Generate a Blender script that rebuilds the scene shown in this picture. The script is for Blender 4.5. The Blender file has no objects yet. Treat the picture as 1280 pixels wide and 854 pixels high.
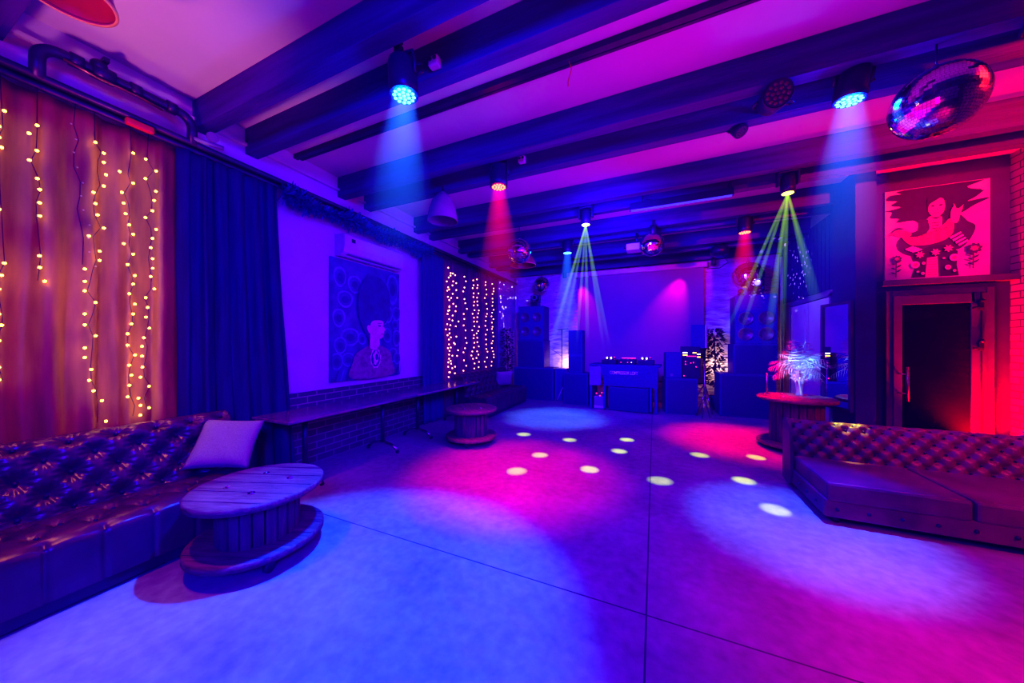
import bpy, bmesh, math, random
from mathutils import Vector, Matrix
random.seed(7)
PI = math.pi
R = math.radians
sc = bpy.context.scene
COL = sc.collection

# ------------------------------------------------------------------ materials
def nt(name):
    m = bpy.data.materials.new(name); m.use_nodes = True
    return m, m.node_tree.nodes, m.node_tree.links, m.node_tree.nodes['Principled BSDF']

def mat(name, col, rough=.6, metal=0., var=.25, scale=8., bump=0., bscale=60., spec=.5, coords='Object', stretch=None):
    m, N, L, b = nt(name)
    tc = N.new('ShaderNodeTexCoord'); mp = N.new('ShaderNodeMapping')
    L.new(tc.outputs[coords], mp.inputs[0])
    if stretch: mp.inputs['Scale'].default_value = stretch
    n = N.new('ShaderNodeTexNoise'); n.inputs['Scale'].default_value = scale; n.inputs['Detail'].default_value = 6
    L.new(mp.outputs[0], n.inputs['Vector'])
    r = N.new('ShaderNodeValToRGB')
    r.color_ramp.elements[0].position = .3; r.color_ramp.elements[1].position = .7
    r.color_ramp.elements[0].color = tuple(c*(1-var) for c in col)+(1,)
    r.color_ramp.elements[1].color = tuple(min(1, c*(1+var)) for c in col)+(1,)
    L.new(n.outputs['Fac'], r.inputs[0]); L.new(r.outputs[0], b.inputs['Base Color'])
    b.inputs['Roughness'].default_value = rough; b.inputs['Metallic'].default_value = metal
    b.inputs['Specular IOR Level'].default_value = spec
    if bump:
        n2 = N.new('ShaderNodeTexNoise'); n2.inputs['Scale'].default_value = bscale; n2.inputs['Detail'].default_value = 5
        L.new(mp.outputs[0], n2.inputs['Vector'])
        bp = N.new('ShaderNodeBump'); bp.inputs['Strength'].default_value = bump; bp.inputs['Distance'].default_value = .03
        L.new(n2.outputs['Fac'], bp.inputs['Height']); L.new(bp.outputs[0], b.inputs['Normal'])
    return m

def emit(name, col, s):
    m, N, L, b = nt(name)
    b.inputs['Base Color'].default_value = col+(1,)
    b.inputs['Emission Color'].default_value = col+(1,); b.inputs['Emission Strength'].default_value = s
    return m

def brick_mat(name, c1, c2, cm, sx, ch='XZ', bump=.6):
    m, N, L, b = nt(name)
    tc = N.new('ShaderNodeTexCoord'); sp = N.new('ShaderNodeSeparateXYZ'); cb = N.new('ShaderNodeCombineXYZ')
    L.new(tc.outputs['Object'], sp.inputs[0])
    L.new(sp.outputs[ch[0]], cb.inputs['X']); L.new(sp.outputs[ch[1]], cb.inputs['Y'])
    br = N.new('ShaderNodeTexBrick'); L.new(cb.outputs[0], br.inputs['Vector'])
    br.inputs['Scale'].default_value = 1; br.inputs['Brick Width'].default_value = sx; br.inputs['Row Height'].default_value = .085
    br.inputs['Mortar Size'].default_value = .007; br.inputs['Color1'].default_value = c1+(1,); br.inputs['Color2'].default_value = c2+(1,); br.inputs['Mortar'].default_value = cm+(1,)
    L.new(br.outputs['Color'], b.inputs['Base Color']); b.inputs['Roughness'].default_value = .75
    bp = N.new('ShaderNodeBump'); bp.inputs['Strength'].default_value = bump; bp.inputs['Distance'].default_value = .02; bp.invert = True
    L.new(br.outputs['Fac'], bp.inputs['Height']); L.new(bp.outputs[0], b.inputs['Normal'])
    return m

M = {}
M['black'] = mat('black_paint', (.02,.012,.05), .5, var=.3)  # blue lift of the shadows put into this and the other blacks
M['beam'] = mat('dark_beam_timber', (.042,.010,.15), .75, var=.4, scale=3, bump=.3, bscale=25, stretch=(.3,4,4))  # beam colour carries the same painted-in blue shadow lift
M['blackmetal'] = mat('black_metal', (.022,.012,.055), .38, .3, var=.2)
M['pipe'] = mat('dark_pipe', (.03,.014,.05), .4, .2, var=.3)
M['plaster'] = mat('white_plaster', (.55,.53,.54), .85, var=.06, scale=3, bump=.12, bscale=12)
M['ceil'] = mat('ceiling_paint', (.55,.53,.54), .9, var=.05, scale=2, bump=.06, bscale=10)
M['rough'] = mat('rough_plaster', (.62,.61,.62), .8, var=.22, scale=5, bump=1.0, bscale=7, stretch=(.5,1,1.6))
M['rough'].node_tree.nodes['Bump'].inputs['Distance'].default_value = .12
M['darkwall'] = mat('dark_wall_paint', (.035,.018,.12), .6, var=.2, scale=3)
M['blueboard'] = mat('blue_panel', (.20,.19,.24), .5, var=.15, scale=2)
M['brick'] = brick_mat('dark_brick', (.05,.025,.07), (.08,.035,.09), (.30,.18,.26), .24, 'YZ')
M['rbrick'] = brick_mat('red_brick', (.34,.2,.17), (.48,.3,.26), (.10,.07,.07), .24, 'YZ', 1.2)
M['leather'] = mat('oxblood_leather', (.075,.018,.05), .30, var=.3, scale=6, bump=.06, bscale=180, spec=.6)
M['leather2'] = mat('worn_leather', (.13,.035,.085), .36, var=.35, scale=5, bump=.12, bscale=140, spec=.5)
M['leatherdark'] = mat('dark_leather', (.015,.008,.04), .35, var=.3, scale=6)
M['gold'] = mat('gold_curtain_satin', (.30,.13,.02), .62, var=.3, scale=4, stretch=(3,3,.5))
M['navy'] = mat('navy_velvet', (.006,.006,.075), .85, var=.3, scale=5, stretch=(6,6,.4))
M['bluecurt'] = mat('blue_curtain', (.02,.03,.14), .8, var=.2, scale=5, stretch=(6,6,.4))
M['wine'] = mat('wine_curtain', (.14,.02,.09), .7, var=.2, scale=5, stretch=(6,6,.4))
M['wood'] = mat('spool_wood', (.17,.07,.085), .45, var=.5, scale=5, bump=.3, bscale=22, stretch=(1,9,9))
M['slat'] = mat('dark_stave_wood', (.12,.04,.08), .6, var=.5, scale=4, bump=.3, bscale=20, stretch=(6,6,.7))
M['counter'] = mat('glossy_dark_tabletop', (.17,.05,.16), .16, var=.35, scale=3, stretch=(5,.7,1), spec=.6)
M['steel'] = mat('brushed_steel', (.5,.5,.52), .25, 1., var=.1)
M['chrome'] = mat('chrome', (.85,.85,.85), .06, 1., var=.02)
M['white'] = mat('white_plastic', (.55,.54,.55), .5, var=.04)
M['grey'] = mat('grey_plastic', (.22,.22,.24), .5, var=.08)
M['linen'] = mat('grey_linen', (.30,.27,.28), .9, var=.15, scale=120, bump=.25, bscale=240)
M['tinsel'] = mat('dark_tinsel', (.05,.07,.32), .35, .3, var=.5, scale=30)
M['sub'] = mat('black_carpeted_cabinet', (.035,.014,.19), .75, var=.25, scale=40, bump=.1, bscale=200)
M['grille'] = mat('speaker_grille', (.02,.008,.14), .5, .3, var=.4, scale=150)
M['cone'] = mat('speaker_cone', (.12,.05,.12), .3, var=.2)
M['leaf'] = mat('dark_leaf', (.04,.07,.03), .5, var=.4, scale=6)
M['palmleaf'] = mat('pale_palm_leaf', (.34,.36,.38), .45, var=.3, scale=6)
M['palewhite'] = mat('white_stiff_leaf', (.8,.85,.85), .5, var=.1)
M['screen'] = mat('projection_cloth', (.26,.25,.27), .8, var=.04, scale=2)
M['glassdark'] = mat('dark_glass', (.003,.001,.006), .10, var=.1, spec=.22)
M['frame'] = mat('painted_door_frame', (.085,.04,.12), .45, var=.2, scale=5)
M['mirror'] = mat('mirror_silver', (.85,.85,.88), .02, 1., var=.01)
M['lampshade'] = mat('frosted_lampshade', (.22,.21,.25), .25, var=.1)
M['enamel'] = mat('red_enamel', (.32,.07,.04), .4, var=.15)
M['enamelrim'] = mat('orange_rim', (.7,.3,.1), .4, var=.1)
M['redtape'] = mat('red_tape', (.7,.02,.02), .5, var=.1)
M['bulb'] = emit('warm_bulb', (1.,.42,.016), 46)
M['bulbfar'] = emit('peach_bulb', (1.,.42,.20), 5)
M['bulboff'] = mat('unlit_bulb', (.6,.45,.3), .2, var=.05)
M['cord'] = mat('thin_cord', (.02,.015,.015), .6)
M['ledblue'] = emit('led_blue', (.12,.6,1.), 4)
M['ledred'] = emit('led_red', (1.,.10,.03), 9)
M['ledgreen'] = emit('led_lime', (.75,1.,.06), 9)
M['leddim'] = mat('led_off', (.10,.03,.05), .3, var=.2)
M['dotwhite'] = emit('panel_light_white', (.9,.8,1.), 3)
M['dotred'] = emit('panel_light_red', (1.,.03,.15), 3)
M['dotyellow'] = emit('panel_light_yellow', (1.,.65,.03), 3)
M['dotorange'] = emit('status_orange', (1.,.2,.02), 3)
M['barblue'] = emit('bar_glow', (.08,.12,1.), .5)
M['letter'] = mat('white_lettering', (.95,.92,.95), .6, var=.02)

def floor_mat():
    m, N, L, b = nt('polished_concrete')
    tc = N.new('ShaderNodeTexCoord'); sp = N.new('ShaderNodeSeparateXYZ'); L.new(tc.outputs['Object'], sp.inputs[0])
    n = N.new('ShaderNodeTexNoise'); n.inputs['Scale'].default_value = 1.3; n.inputs['Detail'].default_value = 9; n.inputs['Roughness'].default_value = .62
    n3 = N.new('ShaderNodeTexNoise'); n3.inputs['Scale'].default_value = 14; n3.inputs['Detail'].default_value = 6
    L.new(tc.outputs['Object'], n.inputs['Vector']); L.new(tc.outputs['Object'], n3.inputs['Vector'])
    r = N.new('ShaderNodeValToRGB'); r.color_ramp.elements[0].position = .35; r.color_ramp.elements[1].position = .68
    r.color_ramp.elements[0].color = (.17,.165,.17,1); r.color_ramp.elements[1].color = (.40,.395,.40,1)
    mx = N.new('ShaderNodeMix'); mx.data_type = 'FLOAT'; mx.inputs['Factor'].default_value = .35
    L.new(n.outputs['Fac'], mx.inputs['A']); L.new(n3.outputs['Fac'], mx.inputs['B']); L.new(mx.outputs['Result'], r.inputs[0])
    # saw-cut joints
    def line(out, pos, w):
        s = N.new('ShaderNodeMath'); s.operation = 'SUBTRACT'; L.new(sp.outputs[out], s.inputs[0]); s.inputs[1].default_value = pos
        a = N.new('ShaderNodeMath'); a.operation = 'ABSOLUTE'; L.new(s.outputs[0], a.inputs[0])
        l = N.new('ShaderNodeMath'); l.operation = 'LESS_THAN'; L.new(a.outputs[0], l.inputs[0]); l.inputs[1].default_value = w
        return l
    js = [line('X', -.04, .005), line('Y', 1.93, .005), line('Y', 6.6, .005)]
    o = js[0]
    for j in js[1:]:
        q = N.new('ShaderNodeMath'); q.operation = 'MAXIMUM'; L.new(o.outputs[0], q.inputs[0]); L.new(j.outputs[0], q.inputs[1]); o = q
    m2 = N.new('ShaderNodeMix'); m2.data_type = 'RGBA'; L.new(o.outputs[0], m2.inputs['Factor']); L.new(r.outputs[0], m2.inputs['A']); m2.inputs['B'].default_value = (.05,.05,.055,1)
    L.new(m2.outputs['Result'], b.inputs['Base Color'])
    rr = N.new('ShaderNodeMapRange'); L.new(n.outputs['Fac'], rr.inputs[0]); rr.inputs['To Min'].default_value = .38; rr.inputs['To Max'].default_value = .6
    L.new(rr.outputs[0], b.inputs['Roughness'])
    bp = N.new('ShaderNodeBump'); bp.inputs['Strength'].default_value = .08; L.new(n3.outputs['Fac'], bp.inputs['Height']); L.new(bp.outputs[0], b.inputs['Normal'])
    return m
M['floor'] = floor_mat()

def ball_mat():
    m, N, L, b = nt('mirror_tiles')
    uv = N.new('ShaderNodeTexCoord')
    b.inputs['Metallic'].default_value = 1; b.inputs['Base Color'].default_value = (.75,.73,.76,1); b.inputs['Roughness'].default_value = .08
    return m
M['ball'] = ball_mat()
M['grout'] = mat('tile_gap', (.05,.05,.05), .5)

# ------------------------------------------------------------------ mesh builder
class MB:
    def __init__(s): s.bm = bmesh.new(); s.mi = 0; s.smooth = []
    def _fin(s, vs0, fs0, T, sm):
        s.bm.verts.ensure_lookup_table(); s.bm.faces.ensure_lookup_table()
        if T is not None: bmesh.ops.transform(s.bm, matrix=T, verts=s.bm.verts[vs0:])
        for f in s.bm.faces[fs0:]: f.material_index = s.mi; f.smooth = sm
        return s
    def _n(s): return len(s.bm.verts), len(s.bm.faces)
    def _add(s, t, T, sm, flat_ngon=False):
        if T is not None: bmesh.ops.transform(t, matrix=T, verts=t.verts[:])
        mp = {v: s.bm.verts.new(v.co) for v in t.verts}
        for f in t.faces:
            g = s.bm.faces.new([mp[v] for v in f.verts]); g.material_index = s.mi; g.smooth = sm and not (flat_ngon and len(f.verts) > 4)
        t.free(); return s
    def box(s, c, d, T=None, bev=0.):
        t = bmesh.new(); g = bmesh.ops.create_cube(t, size=1)
        for v in t.verts: v.co = Vector((v.co.x*d[0]+c[0], v.co.y*d[1]+c[1], v.co.z*d[2]+c[2]))
        if bev: bmesh.ops.bevel(t, geom=t.edges[:], offset=bev, segments=2, affect='EDGES', profile=.5)
        return s._add(t, T, False)
    def cyl(s, p, q, r, r2=None, n=20, sm=True):
        p, q = Vector(p), Vector(q); t = bmesh.new()
        bmesh.ops.create_cone(t, cap_ends=True, segments=n, radius1=r, radius2=r if r2 is None else r2, depth=(q-p).length)
        return s._add(t, Matrix.Translation((p+q)/2) @ (q-p).to_track_quat('Z','Y').to_matrix().to_4x4(), sm, True)
    def ball(s, c, r, n=12, sc_=(1,1,1)):
        t = bmesh.new(); bmesh.ops.create_uvsphere(t, u_segments=n*2, v_segments=n, radius=r)
        return s._add(t, Matrix.Translation(c) @ Matrix.Diagonal((*sc_,1)), True)
    def ico(s, c, r, sub=1):
        t = bmesh.new(); bmesh.ops.create_icosphere(t, subdivisions=sub, radius=r)
        return s._add(t, Matrix.Translation(c), True)
    def lathe(s, prof, c=(0,0,0), n=32, sm=True, close=True):
        a, b = s._n(); rings = []
        for r, z in prof:
            rings.append([s.bm.verts.new((c[0]+r*math.cos(2*PI*k/n), c[1]+r*math.sin(2*PI*k/n), c[2]+z)) for k in range(n)])
        for i in range(len(rings)-1):
            for k in range(n):
                s.bm.faces.new((rings[i][k], rings[i][(k+1)%n], rings[i+1][(k+1)%n], rings[i+1][k]))
        if close:
            s.bm.faces.new(rings[0][::-1]); s.bm.faces.new(rings[-1])
        return s._fin(a, b, None, sm)
    def tube(s, pts, r, n=8):
        a, b = s._n(); P = [Vector(p) for p in pts]; rings = []
        up = Vector((0,0,1))
        for i, p in enumerate(P):
            t = (P[min(i+1,len(P)-1)]-P[max(i-1,0)]).normalized()
            if abs(t.dot(up)) > .95: up = Vector((1,0,0)) if abs(t.x) < .9 else Vector((0,1,0))
            x = t.cross(up).normalized(); y = x.cross(t).normalized()
            rings.append([s.bm.verts.new(p+x*r*math.cos(2*PI*k/n)+y*r*math.sin(2*PI*k/n)) for k in range(n)])
        for i in range(len(rings)-1):
            for k in range(n):
                s.bm.faces.new((rings[i][k], rings[i][(k+1)%n], rings[i+1][(k+1)%n], rings[i+1][k]))
        s.bm.faces.new(rings[0]); s.bm.faces.new(rings[-1])
        return s._fin(a, b, None, True)
    def grid(s, fn, nu, nv, sm=True):
        a, b = s._n()
        V = [[s.bm.verts.new(fn(i/nu, j/nv)) for j in range(nv+1)] for i in range(nu+1)]
        for i in range(nu):
            for j in range(nv): s.bm.faces.new((V[i][j], V[i+1][j], V[i+1][j+1], V[i][j+1]))
        return s._fin(a, b, None, sm)
    def poly(s, pts):
        a, b = s._n()
        try: s.bm.faces.new([s.bm.verts.new(p) for p in pts])
        except ValueError: pass
        return s._fin(a, b, None, False)
    def prism(s, pts, dvec):
        a, b = s._n(); d = Vector(dvec)
        v1 = [s.bm.verts.new(p) for p in pts]; v2 = [s.bm.verts.new(Vector(p)+d) for p in pts]
        s.bm.faces.new(v1[::-1]); s.bm.faces.new(v2)
        for i in range(len(pts)): s.bm.faces.new((v1[i], v1[(i+1)%len(pts)], v2[(i+1)%len(pts)], v2[i]))
        return s._fin(a, b, None, False)
    def build(s, name, m, parent=None, loc=None, fix=True):
        if fix: bmesh.ops.recalc_face_normals(s.bm, faces=s.bm.faces[:])
        me = bpy.data.meshes.new(name); s.bm.to_mesh(me); s.bm.free()
        for x in (m if isinstance(m, (list, tuple)) else [m]): me.materials.append(x)
        o = bpy.data.objects.new(name, me); COL.objects.link(o)
        if parent is not None: o.parent = parent
        if loc is not None: o.location = loc
        return o

def thing(name, label, cat, loc=(0,0,0), rz=0, group=None):
    o = bpy.data.objects.new(name, None); o.empty_display_size = .1; COL.objects.link(o)
    o.location = loc; o.rotation_euler = (0,0,rz); o['label'] = label; o['category'] = cat
    if group: o['group'] = group
    return o
def tag(o, label, cat, group=None, kind=None):
    o['label'] = label; o['category'] = cat
    if group: o['group'] = group
    if kind: o['kind'] = kind
    return o
def kids(o): return [c for c in bpy.data.objects if c.parent == o]
def dup(root, loc, rz=None, label=None, scale=None):
    def rec(o, par):
        c = o.copy(); COL.objects.link(c); c.parent = par
        for k in kids(o): rec(k, c)
        return c
    r = rec(root, None); r.location = loc
    if rz is not None: r.rotation_euler = (0,0,rz)
    if label: r['label'] = label
    if scale: r.scale = (scale,)*3
    return r
def struct(mb, name, m, label, cat):
    return tag(mb.build(name, m), label, cat, kind='structure')

# ------------------------------------------------------------------ the room
CZ = 3.8
XL, XR, XN, YB, YD, YF = -4.0, 2.6, 3.94, 9.2, 6.0, -3.4
struct(MB().box(((XL+XN)/2, (YF+YB)/2, -.05), (XN-XL+.4, YB-YF+.4, .1)), 'floor', M['floor'], 'polished concrete floor with thin saw-cut joints', 'floor')
struct(MB().box(((XL+XN)/2, (YF+YB)/2, CZ+.05), (XN-XL+.4, YB-YF+.4, .1)), 'ceiling', M['ceil'], 'white painted ceiling above the dark beams', 'ceiling')
struct(MB().box((XL-.1, (YF+YB)/2, CZ/2), (.2, YB-YF+.4, CZ)), 'wall_left', M['plaster'], 'long white plaster wall behind curtains and painting', 'wall')
struct(MB().box(((XL+XR)/2, YB+.1, CZ/2), (XR-XL, .2, CZ)), 'wall_back', M['rough'], 'rough white plaster end wall behind the DJ desk', 'wall')
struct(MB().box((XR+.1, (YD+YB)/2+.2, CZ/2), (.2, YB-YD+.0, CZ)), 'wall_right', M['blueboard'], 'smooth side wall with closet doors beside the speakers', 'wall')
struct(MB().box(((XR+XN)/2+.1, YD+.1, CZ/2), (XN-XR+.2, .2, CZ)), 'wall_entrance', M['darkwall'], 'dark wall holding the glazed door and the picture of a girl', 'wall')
struct(MB().box((XN+.1, (YF+YD)/2, CZ/2), (.2, YD-YF+.1, CZ)), 'wall_near_right', M['rbrick'], 'brick side wall washed by red light', 'wall')
struct(MB().box(((XL+XN)/2, YF-.1, CZ/2), (XN-XL, .2, CZ)), 'wall_front', M['plaster'], 'plaster wall facing the DJ desk', 'wall')
# vertical batten cladding up on the right wall, darker band at top
mb = MB()
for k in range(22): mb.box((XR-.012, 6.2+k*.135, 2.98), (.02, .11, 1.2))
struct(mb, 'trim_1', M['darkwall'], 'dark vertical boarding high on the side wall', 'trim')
struct(MB().box((XL+.03, 3.75, .45), (.06, 3.3, .9)), 'trim_2', M['brick'], 'dark brick wainscot along the long counter', 'trim')
struct(MB().box((XL+.02, (YF+YB)/2, 3.62), (.05, YB-YF, .03)), 'trim_3', M['plaster'], 'thin plaster ledge high on the curtain wall', 'trim')
struct(MB().box(((XR+.17+XN)/2, YD-.06, 2.30), (XN-XR-.17, .12, .07)), 'trim_4', M['frame'], 'dark lintel board between glazed door and picture', 'trim')
struct(MB().box((2.53, 6.02, CZ/2), (.20, .60, CZ)), 'trim_5', M['darkwall'], 'dark square pier between the wall mirror and the glazed door', 'pier')
struct(MB().cyl((XL+.14, YB-.12, 0), (XL+.14, YB-.12, 3.5), .045), 'trim_6', M['white'], 'white vertical pipe in the far corner', 'pipe')
struct(MB().cyl((XR-.06, YB-.4, 0), (XR-.06, YB-.4, 3.4), .025), 'trim_7', M['white'], 'pale vertical pipe on the side wall behind the speakers', 'pipe')

ys = [-1.05, -.6, .06, .48, 1.57, 2.0, 3.10, 3.54, 4.64, 5.07, 6.09, 6.47, 7.55, 7.97, 8.95]
names = ['behind the camera', 'behind the camera, second', 'nearest of the overhead pairs', 'over the near curtain end', 'holding the big blue spotlight', 'behind the big blue spotlight, beside the ceiling conduit',
         'holding the second blue spotlight', 'above the frosted pendant', 'holding the green beam fixtures', 'behind the green beam fixtures',
         'holding the small blue and red spotlights', 'over the projector', 'third from the end wall', 'second from the end wall', 'just before the end wall']
for y, nm in zip(ys, names):
    x1 = XN if y < YD-.1 else XR
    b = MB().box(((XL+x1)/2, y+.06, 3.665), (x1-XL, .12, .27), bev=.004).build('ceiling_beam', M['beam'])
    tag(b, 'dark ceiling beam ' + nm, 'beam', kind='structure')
c = MB()
c.box((-1.4, 2.53, 3.775), (5.6, .05, .05)); c.box((-1.4, 2.60, 3.785), (5.6, .025, .03))
tag(c.build('ceiling_conduit', M['pipe']), 'dark cable conduit running across the ceiling between beam pairs', 'conduit')
MB().tube([(-.62,2.53,3.75),(-.6,2.53,3.68),(-.63,2.54,3.6),(-.63,2.54,3.56)], .004, 6).build('loose_wire', M['redtape'], bpy.data.objects['ceiling_conduit'], fix=True)

# ---- door with dark glass
d = thing('door_1', 'glazed door with dark glass in a painted frame below the picture', 'door', (3.298, YD, 0)); d.scale = (.935,1,.972); d['kind'] = 'structure'
mb = MB()
for sx in (-1, 1): mb.box((sx*.475, -.035, 1.13), (.07, .07, 2.26), bev=.006)
mb.box((0, -.035, 2.225), (.878, .068, .07), bev=.006)
mb.build('door_frame', M['frame'], d)
mb = MB()
mb.box((-.395, -.055, 1.1), (.09, .05, 2.18), bev=.004); mb.box((.37, -.055, 1.1), (.14, .05, 2.18), bev=.004)
mb.box((-.012, -.055, 2.13), (.68, .05, .12), bev=.004); mb.box((-.012, -.055, .1), (.68, .05, .2), bev=.004)
leaf = mb.build('door_leaf', M['frame'], d)
MB().box((-.012, -.05, 1.14), (.69, .02, 1.92)).build('glass_pane', M['glassdark'], d)
mb = MB().cyl((-.33,-.14,.78), (-.33,-.14,1.24), .016); 
for z in (.88, 1.14): mb.cyl((-.33,-.14,z), (-.40,-.07,z), .009)
mb.build('handle', M['steel'], leaf)
mb = MB().cyl((.38,-.09,.25), (.38,-.09,2.2), .006, n=8)
mb.build('bolt_rod', M['blackmetal'], leaf)
for z in (2.03, 1.52):
    mb = MB().box((.37,-.095,z), (.05,.03,.12), bev=.008).box((.345,-.10,z-.03), (.09,.03,.03), bev=.006).ball((.38,-.1,z+.06), .025, 6)
    mb.build('bolt_latch', M['blackmetal'], leaf)
# closet double door in the side wall
d = thing('door_2', 'pale double closet door in the side wall behind the palm', 'door', (XR, 7.55, 0)); d['kind'] = 'structure'
for s in (-1, 1):
    f = MB().box((-.02, s*.4, 1.13), (.03, .78, 2.24), bev=.004).build('door_leaf', M['plaster'], d)
    MB().box((-.04, s*.4, 1.6), (.012, .6, 1.1), bev=.004).build('door_panel', M['plaster'], f)
mb = MB()
for s in (-1, 1): mb.box((-.025, s*.83, 1.15), (.05, .06, 2.3))
mb.box((-.025, 0, 2.29), (.05, 1.72, .06)); mb.build('door_frame', M['blueboard'], d)

# ---- wall mirror beside the palm
t = thing('wall_mirror', 'tall framed mirror on the dark pier reflecting the palm', 'mirror', (2.372, 6.01, 1.33), R(12))
mb = MB()
for s in (-1, 1): mb.box((-.025, s*.255, 0), (.04, .04, 1.5), bev=.004); mb.box((-.025, 0, s*.73), (.04, .5, .04), bev=.004)
mb.build('frame', M['frame'], t); MB().box((-.02, 0, 0), (.012, .48, 1.43)).build('mirror_glass', M['mirror'], t)

# ---- projection screen
t = thing('projection_screen', 'wide pulled-down projection screen behind the DJ desk', 'screen', (-.43, 9.0, 0))
MB().box((0, 0, 1.95), (3.06, .012, 2.8)).build('cloth', M['screen'], t)
MB().box((0, 0, 3.42), (3.2, .1, .13), bev=.02).build('roller_case', M['white'], t)
MB().box((0, 0, .54), (3.06, .03, .03)).build('weight_bar', M['blackmetal'], t)

# ------------------------------------------------------------------ curtains
def curtain(name, label, m, y0, y1, z0, z1, x, amp, folds, spread0=0, spread1=0, seed=1, group=None, nz=40):
    rnd = random.Random(seed); ph = [rnd.uniform(0, 6.28) for _ in range(6)]
    n = int(folds*14)
    def fn(u, v):
        z = z1+(z0-z1)*v
        y = y0+(y1-y0)*u + (spread1*u - spread0*(1-u))*v**1.3
        w = u*folds*2*PI + .5*math.sin(u*9+ph[0])
        a = amp*(.55+.45*v)
        xx = x + a*math.sin(w) + a*.5*math.sin(w*.47+ph[1]+v*.8) + a*.25*math.sin(w*2.1+ph[2]) + .012*math.sin(v*14+w)*v
        return (xx, y+.012*math.sin(w*1.3+ph[3]+v*2), z)
    o = MB().grid(fn, n, nz).build(name, m, fix=False)
    sol = o.modifiers.new('thick', 'SOLIDIFY'); sol.thickness = .006
    return tag(o, label, 'curtain', group)
curtain('wall_curtain', 'gold brown satin curtain with warm fairy lights behind the near sofa', M['gold'], .1, 1.50, .02, 3.24, -3.90, .032, 7, seed=3)
curtain('wall_curtain', 'dark navy velvet curtain flaring beside the near sofa', M['navy'], 1.42, 2.24, .02, 3.24, -3.85, .045, 6, 0, .2, seed=5)
curtain('wall_curtain', 'plain blue curtain between the painting and the dense fairy lights', M['bluecurt'], 4.72, 5.36, .02, 3.22, -3.88, .03, 5, seed=8)
curtain('wall_curtain', 'wine coloured curtain with dense fairy lights behind the far sofa', M['wine'], 5.38, 7.88, .02, 3.25, -3.90, .03, 15, seed=9)

# curtain rail and pipes
mb = MB().tube([(-3.87, -1.5, 3.27), (-3.87, 8.3, 3.27)], .022, 10)
mb.box((-3.9, 3.4, 3.31), (.05, 9.8, .03))
t = tag(mb.build('curtain_rail', M['pipe']), 'long dark curtain rail high along the window wall', 'rail')
P = [(-3.82,-1.5,3.36),(-3.82,.66,3.36)]
def arc(c, r, a0, a1, n=8): return [(c[0], c[1]+r*math.cos(R(a0+(a1-a0)*k/n)), c[2]+r*math.sin(R(a0+(a1-a0)*k/n))) for k in range(n+1)]
pl = [(-3.82,.70,3.30),(-3.82,.70,3.42)]+arc((-3.82,.80,3.44), .1, 180, 90)[1:]+arc((-3.82,1.40,3.44), .1, 90, 0)+[(-3.82,1.50,3.30)]
t = thing('wall_pipe', 'black looped steel pipe standing above the gold curtain', 'pipe', (0,0,0))
MB().tube(pl, .036, 12).build('pipe_loop', M['pipe'], t)
MB().tube([(-3.82,-1.5,3.315),(-3.82,9.0,3.315)], .026, 10).build('straight_run', M['pipe'], t)
for y in (.86, 1.15, 1.36): MB().cyl((-3.82,y-.03,3.54), (-3.82,y+.03,3.54), .047).build('coupling', M['pipe'], t)
v = MB().cyl((-3.82,.93,3.54), (-3.82,1.04,3.54), .055).cyl((-3.82,.985,3.54),(-3.82,.985,3.63), .02).box((-3.80,.985,3.63),(.10,.03,.03)).ball((-3.80,.96,3.58), .045, 8)
v.build('valve', M['pipe'], t)
MB().tube([(-3.79,.80,3.50),(-3.78,.95,3.475),(-3.78,1.15,3.48),(-3.79,1.3,3.47)], .009, 6).build('copper_pipe', mat('brass_pipe', (.4,.22,.08), .35, .8), t)
mb = MB().cyl((-3.80,1.50,3.35),(-3.75,1.70,3.36), .02).cyl((-3.77,1.62,3.42),(-3.75,1.62,3.42), .045)
mb.build('pressure_gauge', M['grey'], t)
MB().box((-3.80,1.17,3.26), (.05,.16,.055), bev=.015).build('red_tape_wrap', M['redtape'], t)

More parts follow.
